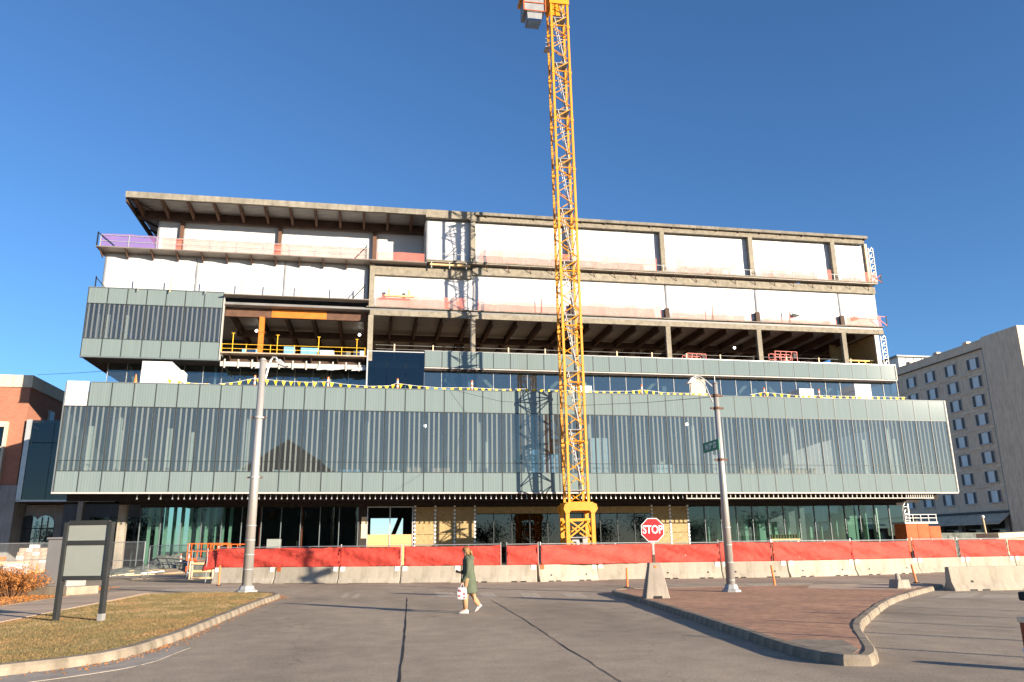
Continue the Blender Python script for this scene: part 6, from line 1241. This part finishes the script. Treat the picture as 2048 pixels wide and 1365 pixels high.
def shoe(ax, ay, az, pitch):
    c, s = math.cos(pitch), math.sin(pitch)
    def tr(x, y, z): return (ax+x*c+z*s, ay+y, az-x*s*-1*0 + (x*s) + z*c) if False else (ax + x*c - z*s, ay+y, az + x*s + z*c)
    rings = []
    for x, hw_, top in ((.07, .03, .07), (.05, .038, .10), (.0, .04, .105), (-.06, .042, .075), (-.12, .044, .055), (-.17, .034, .045), (-.19, .015, .03)): rings.append([tr(x, -hw_, 0), tr(x, hw_, 0), tr(x, hw_*.95, top*.6), tr(x, hw_*.5, top), tr(x, -hw_*.5, top), tr(x, -hw_*.95, top*.6)])
    return MB().loft(rings).build('shoe', 'shoe', per, smooth=True)
shoe(-.065, -.09, .002, 0); shoe(.30, .09, .135, .72)
MB().tube((.275, .09, .15), (.265, .09, .22), .042, 10).build('sock', 'black', per)
# head details and hair
hc = Vector((-.078, 0, 1.565))
MB().path([hc+Vector((-.088, 0, .005)), hc+Vector((-.105, 0, -.022)), hc+Vector((-.09, 0, -.03))], [.008, .014, .008], 6).build('nose', 'skin', per)
for s in (-1, 1): MB().sphere(hc+Vector((-.079, s*.032, .008)), .010).build('eye', 'post_black', per); MB().sphere(hc+Vector((.005, s*.083, -.01)), .018, 8, 6, (1, .5, 1.5)).build('ear', 'skin', per)
MB().box(hc.x-.087, -.02, hc.z-.056, hc.x-.08, .02, hc.z-.049).build('mouth', 'bag_print', per)
rings = []
for z, rx, ry, ox in ((-.10, .05, .078, .055), (-.05, .068, .092, .042), (.0, .082, .098, .026), (.04, .10, .098, .008), (.075, .092, .085, .006), (.1, .055, .052, .01), (.108, .02, .02, .012)): rings.append(ell(hc.x+ox, 0, hc.z+z, rx, ry, 16))
hr = MB().loft(rings).build('hair', 'hair', per, smooth=True)
MB().path([hc+Vector((.095, 0, .03)), hc+Vector((.135, 0, .0)), hc+Vector((.15, 0, -.08)), hc+Vector((.135, 0, -.17))], [.03, .042, .04, .012], 10).build('ponytail', 'hair', hr, smooth=True)
ph_ = per.matrix_basis
def loc_to_world(v): return Matrix.Rotation(rad(-8), 4, 'Z') @ Vector(v) + Vector((pp.x, pp.y, 0))
b0 = loc_to_world((-.165, -.2, .36))
bag = thing('carrier_bag', b0, 'white plastic carrier bag with red print held by the walking person', 'bag', None, rad(-8))
w_ = wob(900)
MB().loft([[(x*sx_*(1+.06*w_(x, z)), y*sy_*(1+.1*w_(y, z+.3)), z) for x, y in ((-1, -1), (-.3, -1.15), (.3, -1.1), (1, -1), (1.05, 0), (1, 1), (.3, 1.1), (-.3, 1.15), (-1, 1), (-1.05, 0))] for z, sx_, sy_ in ((0, .09, .05), (.03, .115, .065), (.14, .12, .07), (.24, .11, .05), (.29, .10, .03))]).build('bag_body', 'bag_white', bag)
for x, z, a, b in ((-.09, .07, .05, .04), (.03, .12, .055, .04), (-.07, .19, .045, .05), (.05, .035, .04, .03), (-.10, .235, .03, .03)): MB().box(x, -.088, z, x+a, -.078, z+b).build('print_patch', 'bag_print', bag)
for s in (-1, 1): MB().path([(-.05, s*.02, .28), (-.02, s*.012, .36), (.02, s*.012, .40), (.05, s*.02, .28)], .008, 5).build('handle', 'bag_white', bag)
q = loc_to_world((-.31, .13, 1.06)); tag(MB().box(q.x-.006, q.y-.038, q.z-.05, q.x+.006, q.y+.038, q.z+.1).build('mobile_phone', 'black'), 'dark phone held up in the walking person\'s other hand', 'phone')
# far tree row behind the viewer (only mirrored in the ground-floor glass)
for k in range(13):
    tree('low spreading tree in the row across the street behind', -78+k*15 + 3*math.sin(k*2.1), -68 + 4*math.sin(k*1.7), 9.0+1.2*math.sin(k*3.3), 6.4, 760+k, 'street_tree')
